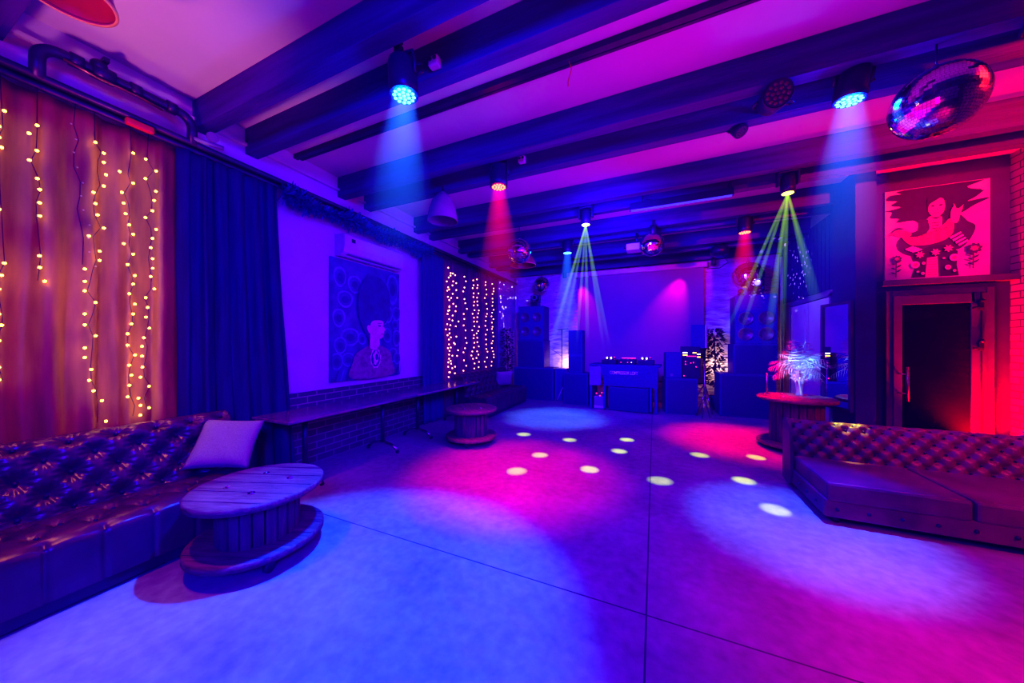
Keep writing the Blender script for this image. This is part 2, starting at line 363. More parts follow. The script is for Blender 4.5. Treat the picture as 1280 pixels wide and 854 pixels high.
# ------------------------------------------------------------------ string lights
bulb_me = MB().ico((0,0,0), .0085, 1).build('bulb_source', M['bulb']); bm1 = bulb_me.data; bpy.data.objects.remove(bulb_me)
o = MB().ico((0,0,0), .016, 1).build('bulb_source', M['bulbfar']); bm2 = o.data; bpy.data.objects.remove(o)
o = MB().ico((0,0,0), .006, 1).build('bulb_source', M['bulboff']); bm3 = o.data; bpy.data.objects.remove(o)
STR = [[(0.58,3.0),(0.56,2.89),(0.56,2.82),(0.57,2.76),(0.56,2.36),(0.58,2.02),(0.57,1.94),(0.56,1.85),(0.56,1.69),(0.57,1.62),(0.56,1.52),(0.56,1.35),(0.56,1.27)],
[(0.7,2.98),(0.67,2.91),(0.7,2.81),(0.67,2.73),(0.7,2.62),(0.71,2.55),(0.71,2.46),(0.71,2.37),(0.71,2.1),(0.71,2.02),(0.73,1.93)],
[(0.95,3.01),(0.99,2.95),(0.99,2.88),(1.0,2.79),(0.99,2.7),(0.94,2.63),(0.95,2.55),(0.96,2.47),(0.99,2.38),(0.92,2.3),(0.97,2.2),(0.97,2.13),(0.9,2.05),(0.9,1.96),(0.9,1.89),(0.95,1.81),(0.9,1.72),(0.9,1.64),(0.95,1.56),(0.9,1.47),(0.9,1.4),(0.93,1.31),(0.92,1.23),(0.94,1.15),(0.98,1.07),(1.0,0.91)],
[(1.14,3.03),(1.07,2.85),(1.14,2.79),(1.08,2.69),(1.09,2.61),(1.1,2.53),(1.12,2.45),(1.14,2.38),(1.09,2.29),(1.14,2.22),(1.11,2.13),(1.15,2.05),(1.14,1.98),(1.12,1.9),(1.15,1.82),(1.14,1.74),(1.13,1.66),(1.11,1.58),(1.11,1.49),(1.15,1.41),(1.12,1.33),(1.13,1.25),(1.12,1.17),(1.11,1.08),(1.18,1.0),(1.18,0.92)],
[(1.21,3.02),(1.27,2.95),(1.21,2.86),(1.27,2.78),(1.26,2.7),(1.25,2.61),(1.21,2.54),(1.27,2.46),(1.25,2.38),(1.24,2.3),(1.25,2.21),(1.25,2.13),(1.24,2.06),(1.26,1.96),(1.21,1.88),(1.22,1.8),(1.21,1.72),(1.23,1.63),(1.2,1.55),(1.19,1.48),(1.19,1.4),(1.19,1.31),(1.18,1.23),(1.23,1.15),(1.17,1.06),(1.23,0.97)]]
SL = ['warm fairy light strand nearest the camera on the gold curtain', 'short warm fairy light strand second from the camera on the gold curtain', 'warm fairy light strand on the middle of the gold curtain',
      'warm fairy light strand second from the navy curtain', 'warm fairy light strand beside the navy curtain on the gold curtain']
def strand(label, pts, me, x, cx, grp, ybase):
    t = thing('hanging_light_string', label, 'string lights', (x, ybase, 3.24), group=grp)
    cp = [(cx-x, 0, 0)]
    for i, (y, z) in enumerate(pts): cp.append((cx-x+.004*math.sin(i*2.1), (y-ybase)*.45+.012*math.sin(i*1.7), z-3.24))
    MB().tube(cp, .0022, 5).build('cord', M['cord'], t)
    for y, z in pts:
        b = bpy.data.objects.new('bulb', me); COL.objects.link(b); b.parent = t
        b.location = (random.uniform(-.004,.004), y-ybase, z-3.24)
    return t
for pts, lab in zip(STR, SL):
    strand(lab, pts, bm1, -3.825, -3.83, 'fairy lights on the gold curtain', sum(p[0] for p in pts)/len(pts))
strand('unlit fairy light strand hanging between lit strands on the gold curtain', [(.84+.01*k+.012*math.sin(k*2), 3.08-.1*k) for k in range(11)], bm3, -3.825, -3.83, 'fairy lights on the gold curtain', .86)
far = [(5.47,3.05,.82,24),(5.58,2.98,.9,24),(5.76,2.95,.9,14),(6.1,3.0,.92,18),(6.46,2.98,.95,22),(6.66,3.0,.95,22),(7.08,3.05,.95,20),(7.42,3.05,.95,24)]
ORD = ['first from the painting', 'second from the painting', 'third from the painting', 'fourth from the painting', 'fourth from the end wall', 'third from the end wall', 'second from the end wall', 'nearest the end wall']
rnd = random.Random(11)
for (y, za, zb, n), od in zip(far, ORD):
    pts = [(y+rnd.uniform(-.06,.06)+.03*math.sin(k*1.3), za+(zb-za)*(k+rnd.uniform(-.25,.25))/(n-1)) for k in range(n)]
    strand('peach fairy light strand on the wine curtain, '+od, pts, bm2, -3.825, -3.83, 'fairy lights on the wine curtain', y)

# ------------------------------------------------------------------ tufted sofas
def resample(prof, ds):
    P = [Vector((0,)+p) for p in prof]; out = [P[0]]; acc = 0
    L = [0]
    for i in range(1, len(P)): L.append(L[-1]+(P[i]-P[i-1]).length)
    n = max(2, int(L[-1]/ds)); res = []
    for k in range(n+1):
        s = L[-1]*k/n; i = 0
        while i < len(L)-2 and L[i+1] < s: i += 1
        f = (s-L[i])/max(1e-9, L[i+1]-L[i]); res.append(P[i].lerp(P[i+1], min(1, f)))
    return res, L[-1]
def smoothprof(ctrl, n=8):
    out = []
    C = [ctrl[0]]+list(ctrl)+[ctrl[-1]]
    for i in range(1, len(C)-2):
        for k in range(n):
            t = k/n; p = []
            for a in (0, 1):
                p0, p1, p2, p3 = C[i-1][a], C[i][a], C[i+1][a], C[i+2][a]
                p.append(.5*((2*p1)+(-p0+p2)*t+(2*p0-5*p1+4*p2-p3)*t*t+(-p0+3*p1-3*p2+p3)*t**3))
            out.append(tuple(p))
    out.append(tuple(ctrl[-1])); return out
def tufted(ctrl, L, ds, sx, rows, rad, depth, crease, pleat, front=None, flip=False):
    prof, S = resample(smoothprof(ctrl), ds)
    n = len(prof)-1; nx = int(L/ds)
    nor = []
    for i in range(n+1):
        t = (prof[min(i+1,n)]-prof[max(i-1,0)]).normalized(); nor.append(Vector((0, t.z, -t.y)) if flip else Vector((0, -t.z, t.y)))
    btn = []
    for j, s in enumerate(rows):
        off = 0 if j % 2 == 0 else sx/2
        k = -1
        while off+k*sx < L+sx:
            btn.append((off+k*sx+sx*.25, s)); k += 1
    rs = rows[1]-rows[0] if len(rows) > 1 else .15
    segs = []
    for (x, s) in btn:
        for (x2, s2) in btn:
            if 0 < s2-s < rs*1.3 and abs(x2-x) < sx*.6: segs.append((x, s, x2, s2))
    def h(x, s):
        d = 0; rmin = 9; th = 0
        for (bx, bs) in btn:
            if abs(bx-x) > sx or abs(bs-s) > sx: continue
            q = math.hypot(bx-x, bs-s)
            if q < rmin: rmin = q; th = math.atan2(s-bs, x-bx)
        v = -depth*math.exp(-(rmin/rad)**2)
        v += pleat*math.cos(11*th)*math.exp(-((rmin-rad*.95)/(rad*.6))**2)
        cm = 9
        for (x1, s1, x2, s2) in segs:
            if x < min(x1,x2)-.05 or x > max(x1,x2)+.05 or s < s1-.05 or s > s2+.05: continue
            dx, dy = x2-x1, s2-s1; t = max(0, min(1, ((x-x1)*dx+(s-s1)*dy)/(dx*dx+dy*dy)))
            cm = min(cm, math.hypot(x-x1-t*dx, s-s1-t*dy))
        v -= crease*math.exp(-(cm/.011)**2)+crease*.8*math.exp(-(cm/.035)**2)
        if front:
            s0 = front
            if s > s0-.02:
                q = min(abs(x-b[0]) for b in btn if b[1] == rows[-1])
                v -= .012*math.exp(-(q/.010)**2)*min(1, (s-s0+.02)/.03) + .010*math.exp(-(q/.05)**2)*math.exp(-((s-s0)/.05)**2)
        return v
    mb = MB(); V = []
    ss = [i*S/n for i in range(n+1)]
    for i in range(nx+1):
        x = L*i/nx
        V.append([mb.bm.verts.new(Vector((x,0,0))+prof[j]+nor[j]*h(x, ss[j])) for j in range(n+1)])
    for i in range(nx):
        for j in range(n): f = mb.bm.faces.new((V[i][j], V[i][j+1], V[i+1][j+1], V[i+1][j])); f.smooth = True
    # end caps
    for E in (V[0], V[-1]):
        try: mb.bm.faces.new([mb.bm.verts.new(v.co) for v in E])
        except ValueError: pass
    bp = []
    for (bx, bs) in btn:
        if .02 < bx < L-.02:
            j = min(n, int(bs/S*n)); bp.append((Vector((bx,0,0))+prof[j]+nor[j]*(-depth*.85), nor[j]))
    return mb, bp
def buttons(bp, r, mb):
    mb.mi = 1
    for p, nr in bp: mb.ball(p, r, 4)
    return mb

def sofa_plain(L):
    t = thing('tufted_sofa', 'dark tufted leather bench sofa below the gold curtain beside the nearest spool table', 'sofa', group=None)
    # local: x along the sofa, y = 0 at the wall side, towards the front +y
    back = [(.30,.36),(.27,.50),(.235,.62),(.215,.74),(.20,.82),(.15,.875),(.09,.885),(.04,.86),(.015,.80),(.01,.6),(.01,.10)]
    mb, bp = tufted(back, L, .0095, .21, [.08,.19,.30,.41,.53], .052, .042, .006, .006, flip=True)
    buttons(bp, .013, mb).build('backrest', [M['leather'], M['leatherdark']], t)
    seat = [(.24,.40),(.40,.425),(.55,.43),(.68,.425),(.74,.405),(.765,.37),(.768,.28),(.765,.09)]
    mb, bp = tufted(seat, L, .0095, .21, [.12,.25,.38], .04, .03, .008, .006, front=.50)
    buttons(bp, .012, mb).build('seat', [M['leather'], M['leatherdark']], t)
    MB().box((L/2,.40,.2), (L-.02,.70,.36)).build('base', M['leatherdark'], t)
    for x in (.1, L-.1):
        for y in (.1, .68): MB().cyl((x,y,0),(x,y,.06), .03, .04).build('leg', M['black'], t)
    return t
s1 = sofa_plain(2.15)
s1.location = (-3.78, 1.68, 0); s1.rotation_euler = (0,0,-PI/2)
s2 = dup(s1, (-3.79, 7.80, 0), label='dark tufted leather bench sofa far off below the wine curtain')

def sofa_chester(L):
    t = thing('tufted_sofa', 'worn brown chesterfield sofa with smooth seat cushions before the glazed door', 'sofa')
    back = [(.20,.30),(.185,.45),(.165,.56),(.15,.63),(.12,.685),(.07,.705),(.02,.69),(-.01,.65),(0,.58),(.01,.3),(.01,.06)]
    mb, bp = tufted(back, L, .0095, .135, [.06,.135,.21,.285,.36,.435], .034, .028, .007, .002, flip=True)
    buttons(bp, .010, mb).build('backrest', [M['leather2'], M['leatherdark']], t)
    w = (L-.02)/3
    for k in range(3):
        x0 = .01+w*k
        MB().box((x0+w/2, .535, .275), (w-.012, .73, .155), bev=.022).build('seat_cushion', M['leather2'], t)
    bb = MB().box((L/2, .50, .135), (L, .78, .15), bev=.015)
    mb = bb; mb.mi = 1
    for k in range(13): mb.ball((.12+k*(L-.2)/12, .893, .135), .014, 5)
    for k in range(4): mb.ball((0-.002, .2+k*.18, .135), .014, 5); mb.ball((L+.002, .2+k*.18, .135), .014, 5)
    mb.build('base', [M['leather2'], M['leatherdark']], t)
    for x in (-.005, L+.005):
        pr = [(-.02,.06),(.19,.06),(.20,.33),(.185,.5),(.16,.62),(.13,.685),(.07,.712),(.01,.70),(-.02,.65),(-.012,.58)]
        mb = MB().prism([(x-.012, a, z) for a, z in smoothprof(pr+[pr[0]], 4)[:-1]], (.024,0,0))
        mb.build('end_panel', M['leather2'], t)
    for x in (.1, L-.1):
        for y in (.12, .80): MB().cyl((x,y,0),(x,y,.065), .025, .035).build('foot', M['black'], t)
    return t
s3 = sofa_chester(2.5)
s3.location = (3.80, 4.40, 0); s3.rotation_euler = (0,0,PI)

# ------------------------------------------------------------------ cushions
def cushion(name, label, w, hgt, th):
    mb = MB()
    def f(sg):
        def fn(u, v):
            a, b = 2*u-1, 2*v-1
            pin = 1-.06*(abs(a)**2*abs(b)**0) if False else 1
            x = a*w/2*(1-.07*(1-b*b)); z = b*hgt/2*(1-.07*(1-a*a))
            y = sg*th/2*((1-a**4)*(1-b**4))**.6 + .006*math.sin(a*7+b*5)*(1-a*a)*(1-b*b)
            return (x, y, z)
        return fn
    mb.grid(f(1), 20, 20); mb.grid(f(-1), 20, 20)
    bmesh.ops.remove_doubles(mb.bm, verts=mb.bm.verts[:], dist=.001)
    return mb.build(name, M['linen'])
c1 = tag(cushion('throw_cushion', '', .44, .46, .14), 'grey linen cushion slumped on the end of the near sofa', 'cushion')
cw = Vector((.66,.72,-.12)).normalized(); cu = Vector((-.36,.55,.72)); cu = (cu-cw*cu.dot(cw)).normalized(); cn = cu.cross(cw)
c1.rotation_euler = Matrix((cw, cn, cu)).transposed().to_euler(); c1.location = (-3.40, 1.56, .64)
c2 = tag(cushion('throw_cushion', '', .50, .40, .15), 'grey linen cushion propped upright on the far sofa', 'cushion')
c2.rotation_euler = (R(18), 0, R(55)); c2.location = (-3.45, 7.32, .635)

# ------------------------------------------------------------------ spool tables
def spool(label, r, h, rd, fl, glass, loc, rz, caster=.0, nb=4):
    t = thing('spool_table', label, 'table', loc, rz)
    def disc(z0, z1, nm):
        mb = MB().lathe([(r-.012,z0),(r,z0+.008),(r,z1-.008),(r-.012,z1)], n=56)
        # plank joints cut as narrow dark strips just above the face
        o = mb.build(nm, M['wood'], t)
        mb = MB()
        for k in range(-2, 3):
            y = k*r*.36; hx = math.sqrt(max(0, r*r-y*y))-.012
            mb.box((0,y,z1+.0006), (2*hx,.005,.0016))
        mb.build('plank_seams', M['black'], o)
        return o
    top = disc(h-.05, h, 'tabletop'); disc(caster, caster+.05, 'bottom_flange')
    mb = MB(); n = 22
    for k in range(n):
        a = 2*PI*k/n
        mb.box((rd,0,(caster+.05+h-.05)/2), (.025, 2*PI*rd/n-.008, h-.1-caster), Matrix.Rotation(a,4,'Z'), bev=.003)
    mb.cyl((0,0,caster+.05),(0,0,h-.05), rd-.015, n=24)
    mb.build('drum', M['slat'], t)
    for k in range(nb):
        a = 2*PI*k/nb+.5
        MB().cyl((r*.46*math.cos(a), r*.46*math.sin(a), h), (r*.46*math.cos(a), r*.46*math.sin(a), h+.006), .02, n=12).ball((r*.46*math.cos(a), r*.46*math.sin(a), h+.008), .009, 6).build('bolt', M['chrome'], t)
    if glass:
        g, N, L, b = nt('clear_table_glass'); b.inputs['Transmission Weight'].default_value = 1; b.inputs['Roughness'].default_value = .02; b.inputs['IOR'].default_value = 1.4
        MB().lathe([(r-.004,h+.016),(r,h+.018),(r,h+.022),(r-.004,h+.024)], n=56).build('glass_top', g, t)
    if caster:
        for k in range(4):
            a = 2*PI*k/4+.9; x, y = r*.75*math.cos(a), r*.75*math.sin(a)
            MB().cyl((x-.015,y,.04),(x+.015,y,.04), .04, n=16).box((x,y,(.04+caster)/2),(.024,.03,caster-.04)).build('caster', M['black'], t)
    return t
spool('round cable spool table with bolt heads beside the near sofa', .40, .50, .23, .05, False, (-2.60,1.39,0), R(20), .105)
spool('round cable spool table lit magenta before the far sofa', .385, .53, .24, .05, False, (-2.56,4.26,0), R(-35), .08)
spool('tall cable spool table carrying the palm beside the side wall', .45, .74, .29, .05, False, (1.86,5.88,0), R(5), .05)

# ------------------------------------------------------------------ long counter tables on flip legs
def flip_table(label, y0, y1):
    L = y1-y0; t = thing('folding_table', label, 'table', (-3.49, (y0+y1)/2, 0))
    MB().box((0,0,.735), (.60,L,.03), bev=.008).build('tabletop', M['counter'], t)
    for s in (-1, 1):
        y = s*(L/2-.36)
        leg = MB().cyl((0,y,.12),(0,y,.72), .028).build('leg', M['blackmetal'], t)
        MB().tube([(-.27,y,.04),(-.18,y,.10),(0,y,.135),(.17,y,.10),(.27,y,.045)], .020, 10).build('foot', M['steel'], leg)
        for sx in (-1, 1): MB().cyl((sx*.27,y-.012,.024),(sx*.27,y+.012,.024), .024, n=14).build('caster', M['black'], leg)
        MB().box((0,y,.71),(.5,.06,.02)).build('bracket', M['blackmetal'], leg)
    return t
flip_table('glossy dark folding table along the brick wainscot, the one beside the near sofa', 1.95, 3.77)
flip_table('glossy dark folding table along the brick wainscot, the one beside the far sofa', 3.78, 5.62)

# ------------------------------------------------------------------ wall air conditioner, garland
t = thing('air_conditioner', 'white wall air conditioner above the portrait painting', 'air conditioner', (XL, 3.62, 2.85))
prof = [(0,-.14),(.10,-.15),(.17,-.10),(.19,-.02),(.19,.13),(.16,.15),(0,.15)]
MB().prism([(x,-.56,z) for x, z in prof], (0,1.12,0)).build('casing', M['white'], t)
MB().box((.15,0,-.125),(.08,.98,.012), Matrix.Rotation(0,4,'Y')).build('louvre', M['grey'], t)
MB().box((.192,-.42,.07),(.006,.06,.05)).build('display', M['black'], t)

t = tag(None or MB().box((0,0,0),(.001,.001,.001)).build('x', M['tinsel']), '', '') ; bpy.data.objects.remove(t)
mb = MB(); rnd = random.Random(4)
for k in range(2600):
    u = k/2600; y = 2.25+u*2.62; z = 3.20-.045*math.sin(PI*((u*3) % 1)) + rnd.gauss(0,.01); a = rnd.uniform(0, 2*PI)
    l = rnd.uniform(.05,.125)*(1+.3*math.sin(u*23)); dr = Vector((math.cos(a), rnd.uniform(-.5,.5), math.sin(a))).normalized()
    p = Vector((-3.78, y, z)); q = p+dr*l
    if q.x < -3.95: q.x = -3.95
    sd = dr.cross(Vector((rnd.random(),rnd.random(),rnd.random()))).normalized()*.009
    mb.poly([p-sd*.5, q-sd, q+dr*.012, q+sd, p+sd*.5])
mb.tube([(-3.78, 2.25+.1*k, 3.2-.045*math.sin(PI*((k/26*3) % 1))) for k in range(27)], .012, 6)
tag(mb.build('hanging_tinsel_garland', M['tinsel'], fix=False), 'bushy dark tinsel garland draped on the rail above the painting', 'garland')

# ------------------------------------------------------------------ paintings (flat canvases)
def cr(pts, n=6):
    out = []; m = len(pts)
    for i in range(m):
        p0, p1, p2, p3 = pts[i-1], pts[i], pts[(i+1)%m], pts[(i+2)%m]
        for k in range(n):
            t = k/n
            out.append(tuple(.5*((2*p1[a])+(-p0[a]+p2[a])*t+(2*p0[a]-5*p1[a]+4*p2[a]-p3[a])*t*t+(-p0[a]+3*p1[a]-3*p2[a]+p3[a])*t**3) for a in (0,1)))
    return out
def ell(cx, cy, a, b, n=24, w=0, k=0): return [(cx+a*(1+w*math.sin(k*t))*math.cos(t), cy+b*(1+w*math.sin(k*t))*math.sin(t)) for t in [2*PI*i/n for i in range(n)]]
class Paint:
    def __init__(s, f): s.mb = MB(); s.f = f; s.d = .0
    def add(s, pts, m):
        s.d += .0006; s.mb.mi = m; s.mb.poly([s.f(u, v, s.d) for u, v in pts])
# portrait with large hair on a patterned ground (left wall). u: 0..1.27 (towards +Y), v: 0..1.7
pm = [mat('paint_teal', (.08,.09,.26), .6, var=.3, scale=6), mat('paint_teal_light', (.15,.16,.40), .6, var=.25, scale=9), mat('paint_dark', (.035,.035,.17), .6),
      mat('paint_skin', (.75,.12,.4), .6, var=.15), mat('paint_skin_shade', (.5,.07,.25), .6), mat('paint_shirt', (.25,.05,.2), .65, var=.35, scale=20), mat('paint_pale', (.8,.2,.5), .6)]
t = thing('portrait_picture', 'large portrait painting of a woman with big dark hair above the counter', 'painting', (XL, 2.97, .98))
MB().box((.018, .635, .85), (.034, 1.27, 1.70)).build('canvas', pm[0], t)
P = Paint(lambda u, v, d: (.036+d, u, v))
rnd = random.Random(21)
for (u, v, a, b) in [(.14,1.45,.10,.14),(.38,1.38,.12,.13),(.22,1.15,.13,.12),(.12,.88,.10,.13),(.30,.62,.16,.13),(.14,.5,.1,.12),(.50,.60,.08,.09),(.08,.28,.1,.12),(.26,.3,.11,.10),
                     (1.10,1.42,.13,.25),(1.0,1.0,.10,.14),(1.18,1.02,.1,.12),(.98,.66,.10,.12),(1.18,.62,.09,.14),(1.10,.34,.10,.12),(1.19,.28,.08,.1),(.92,.92,.06,.09),(1.14,.84,.07,.08)]:
    P.add([p for p in ell(u, v, a, b, 20, .05, 3) if True and .005 < p[0] < 1.265 and .005 < p[1] < 1.695] , 1)
    P.add(ell(u, v, a*.78, b*.8, 18), 0); P.add(ell(u, v-.01, a*.45, b*.42, 16), 2)
for k in range(14):
    u0 = .02+k*.092; P.add([(u0,.01),(u0+.03,.01),(min(1.26,u0+.09),.16+.05*math.sin(k)),(u0+.05,.14)], 1 if k % 2 else 2)
hair = [(.60,.60),(.50,.74),(.42,.95),(.41,1.18),(.47,1.40),(.62,1.54),(.80,1.55),(.95,1.44),(1.02,1.22),(1.00,1.0),(.94,.88),(.84,.78),(.7,.62)]
P.add(cr(hair), 2)
P.add(cr([(.30,.02),(.31,.25),(.37,.38),(.50,.45),(.62,.50),(.78,.50),(.92,.46),(1.03,.38),(1.07,.22),(1.07,.02)], 4), 5)
P.add(cr([(.62,.46),(.62,.60),(.64,.70),(.80,.72),(.80,.58),(.80,.50),(.72,.44)]), 3)
P.add(cr([(.64,.66),(.62,.78),(.655,.86),(.75,.885),(.865,.875),(.885,.80),(.915,.745),(.895,.72),(.895,.69),(.88,.665),(.86,.62),(.80,.60),(.72,.62)]), 3)
P.add(cr([(.56,.76),(.585,.80),(.63,.78),(.63,.70),(.60,.68)]), 3)
P.add(ell(.80,.80,.03,.012), 2); P.add(ell(.878,.80,.016,.011), 2); P.add([(.76,.835),(.84,.84),(.84,.85),(.76,.845)], 2)
P.add(cr([(.82,.675),(.86,.685),(.895,.675),(.86,.66)]), 4)
P.add(ell(.72,.30,.10,.15,30,.08,9), 6); P.add(ell(.72,.30,.085,.13), 2); P.add(ell(.725,.32,.055,.09,24,.15,5), 6); P.add(ell(.74,.32,.03,.05), 2); P.add(ell(.71,.23,.03,.03,18,.2,4), 6)
P.mb.build('painted_figure', pm, t, fix=False)
# girl with long spreading hair (entrance wall). u 0..1.0, v 0..1.15
pn = [mat('paint_blush', (.62,.42,.50), .6, var=.12, scale=5), mat('paint_ink', (.008,.005,.07), .6, var=.2), mat('paint_face', (.68,.30,.36), .6, var=.06), mat('paint_fur', (.5,.16,.20), .6, var=.3, scale=22),
      mat('paint_coat', (.03,.012,.09), .6, var=.3, scale=14), mat('paint_stripe', (.75,.45,.6), .6)]
t = thing('girl_picture', 'bright square picture of a long haired girl holding an animal above the door', 'painting', (2.83, YD, 2.35))
W, Hh = .93, 1.18
MB().box((W/2, -.016, Hh/2), (W, .03, Hh)).build('canvas', pn[0], t)
def fp(u, v, d): return (min(max(u,.004),.996)*W, -.032-d, min(max(v,.004),.996)*Hh)
P = Paint(fp)
hair = [(.0,.78),(.07,.76),(.05,.70),(.14,.68),(.12,.64),(.28,.645),(.36,.60),(.44,.66),(.52,.66),(.60,.60),(.68,.66),(.76,.68),(.86,.74),(1.0,.80),(.9,.80),(.80,.79),(.88,.83),(1.0,.93),(.92,.90),(.80,.94),(.95,1.0),(.6,1.0),(.3,1.0),(.12,.985),(.16,.955),(.05,.95),(.01,.90),(.12,.88),(.06,.84),(.16,.81),(.08,.79)]
P.add(cr(hair, 4), 1)
P.add(cr([(.80,.945),(.90,.975),(.97,.99),(.92,.955),(.84,.935)]), 0)
P.add(cr([(.92,.90),(.99,.93),(.99,.885),(.94,.885)]), 0)
P.add(cr([(.13,.33),(.12,.42),(.20,.50),(.32,.53),(.34,.64),(.42,.64),(.55,.64),(.62,.60),(.72,.66),(.80,.58),(.87,.52),(.83,.40),(.74,.30),(.62,.28),(.4,.26),(.24,.26)]), 4)
P.add([(.26,.01),(.30,.14),(.25,.27),(.45,.35),(.60,.35),(.71,.27),(.70,.12),(.72,.01)], 1)
P.add([(.40,.01),(.42,.22),(.52,.23),(.53,.01)], 2)
for k in range(7): P.add([(.425,.03+k*.028),(.515,.03+k*.028),(.515,.037+k*.028),(.425,.037+k*.028)], 3)
P.add(cr([(.43,.66),(.44,.54),(.40,.45),(.58,.45),(.56,.56),(.55,.66)]), 2)
for k in range(4): P.add([(.46,.50+k*.03),(.53,.50+k*.03),(.53,.508+k*.03),(.46,.508+k*.03)], 1)
P.add(cr([(.43,.78),(.43,.72),(.47,.665),(.52,.66),(.57,.70),(.585,.77),(.57,.84),(.52,.86),(.46,.84)]), 2)
P.add(cr([(.42,.86),(.50,.90),(.58,.87),(.545,.86),(.50,.835),(.44,.80),(.425,.76)]), 1)
for x in (.47,.545): P.add(ell(x,.78,.018,.009), 1)
P.add(cr([(.48,.705),(.51,.70),(.54,.705),(.51,.695)]), 3); P.add(ell(.512,.74,.006,.012,8), 3)
P.add(cr([(.45,.66),(.50,.635),(.55,.66),(.50,.65)]), 1)
P.add(cr([(.16,.48),(.30,.46),(.44,.50),(.56,.56),(.62,.62),(.66,.60),(.66,.48),(.60,.41),(.48,.37),(.36,.36),(.24,.38)]), 3)
P.add(cr([(.03,.50),(.10,.55),(.18,.54),(.26,.50),(.22,.46),(.12,.48),(.08,.50)]), 3); P.add(cr([(.05,.52),(.11,.575),(.19,.56),(.11,.555)]), 1)
for k in range(9): P.add([(.2+k*.045,.42+.012*k),(.235+k*.045,.43+.012*k),(.23+k*.045,.437+.012*k)], 1)
P.add(cr([(.63,.62),(.635,.70),(.66,.745),(.69,.72),(.74,.72),(.72,.66),(.70,.58),(.66,.57)]), 2); P.add([(.655,.72),(.66,.78),(.68,.73)], 2); P.add([(.70,.71),(.75,.755),(.73,.70)], 2)
for k in range(4):
    P.add([(.62+.025*k,.42-.028*k),(.72+.02*k,.47-.03*k),(.73+.02*k,.455-.03*k),(.63+.025*k,.40-.028*k)], 5)
    P.add([(.19+.02*k,.30-.01*k+.03),(.27+.025*k,.36-.012*k),(.285+.025*k,.345-.012*k),(.205+.02*k,.285-.01*k+.03)], 5)
for (x, y, r) in [(.29,.15,.045),(.66,.20,.045),(.37,.16,.018),(.60,.10,.03),(.36,.05,.018),(.66,.06,.016),(.56,.2,.012),(.31,.07,.013)]: P.add(ell(x,y,r,r*.85,16), 5); P.add(ell(x,y,r*.5,r*.45,12), 3)
for (x, y) in [(.33,.255),(.48,.27),(.60,.30)]: P.add(ell(x,y,.035,.03,30,.35,7), 2)
def stalk(x, y0, y1, hr):
    P.add([(x-.006,y0),(x+.006,y0),(x+.008,y1),(x-.004,y1)], 1)
    for k in range(3):
        yy = y0+.04+.05*k
        P.add(cr([(x,yy),(x-.03,yy+.02),(x-.055,yy+.02),(x-.03,yy+.002)],3), 1); P.add(cr([(x,yy+.02),(x+.03,yy+.045),(x+.055,yy+.05),(x+.03,yy+.024)],3), 1)
    P.add(ell(x+.01,y1+hr*.6,hr,hr*.8,24,.2,8), 4); P.add(ell(x+.01,y1+hr*.6,hr*.55,hr*.4,16,.2,6), 3)
stalk(.09,.02,.20,.045); stalk(.82,.07,.24,.065)
P.mb.build('painted_figure', pn, t, fix=False)

# ------------------------------------------------------------------ lamps hung from beams
def spotlight(label, led, loc, tilt=(0,0), on=True):
    t = thing('ceiling_spotlight', label, 'spotlight', loc, group='LED spotlights under the beams')
    # local origin is the lens centre, housing above it
    br = MB().box((0,-.02,.42),(.035,.03,.26), bev=.004).box((0,-.02,.30),(.05,.05,.05), bev=.006).cyl((-.03,-.02,.34),(.03,-.02,.34), .015)
    br.build('clamp', M['blackmetal'], t)
    yk = MB().tube([(-.105,0,.12),(-.112,0,.2),(-.10,0,.27),(0,0,.285),(.10,0,.27),(.112,0,.2),(.105,0,.12)], .012, 8)
    yk.build('yoke', M['blackmetal'], t)
    h = MB().lathe([(.05,.25),(.085,.235),(.095,.20),(.098,.10),(.10,.06),(.098,.0),(.092,-.002),(.090,.006)], n=32, close=True)
    ho = h.build('housing', M['blackmetal'], t)
    MB().tube([(.09,.03,.20),(.13,.05,.20),(.14,.05,.15),(.10,.03,.12)], .008, 8).build('handle', M['blackmetal'], ho)
    lp = MB().cyl((0,0,.002),(0,0,-.003), .088, n=32).build('lens_plate', M['black'], t)
    cells = [(0,0)]+[(.034*math.cos(k*PI/3), .034*math.sin(k*PI/3)) for k in range(6)]+[(.066*math.cos(k*PI/6+.2), .066*math.sin(k*PI/6+.2)) for k in range(12)]
    me = None
    for x, y in cells:
        if me is None: o = MB().ball((0,0,0), .0135, 5, (1,1,.35)).build('led', led, lp); me = o.data
        else: o = bpy.data.objects.new('led', me); COL.objects.link(o); o.parent = lp
        o.location = (x, y, -.006)
    t.rotation_euler = (tilt[0], tilt[1], 0)
    return t
LZ = 3.24
spotlight('big blue LED spotlight nearest the camera on its ceiling beam', M['ledblue'], (-1.62,1.78,3.26), (R(3),R(-3)))
spotlight('blue LED spotlight beside the largest mirror ball', M['ledblue'], (1.35,3.26,3.34), (R(4),R(6)))
spotlight('red LED spotlight beside the frosted pendant lamp', M['ledred'], (-1.62,3.30,3.29))
spotlight('small far blue LED spotlight above the left side of the screen', M['ledblue'], (-1.56,6.24,3.29))
spotlight('small far red LED spotlight above the speaker stack', M['ledred'], (1.33,6.24,3.29))
o = spotlight('unlit round LED spotlight turned toward the room on the second beam pair', M['leddim'], (.86,3.05,3.40), (R(-72),R(0)))
o = spotlight('unlit small spotlight dangling beneath the second beam pair', M['leddim'], (.73,3.62,3.40), (R(-25),R(-25)))
o.scale = (.62,.62,.62)
o.location = (.74,3.6,3.47)

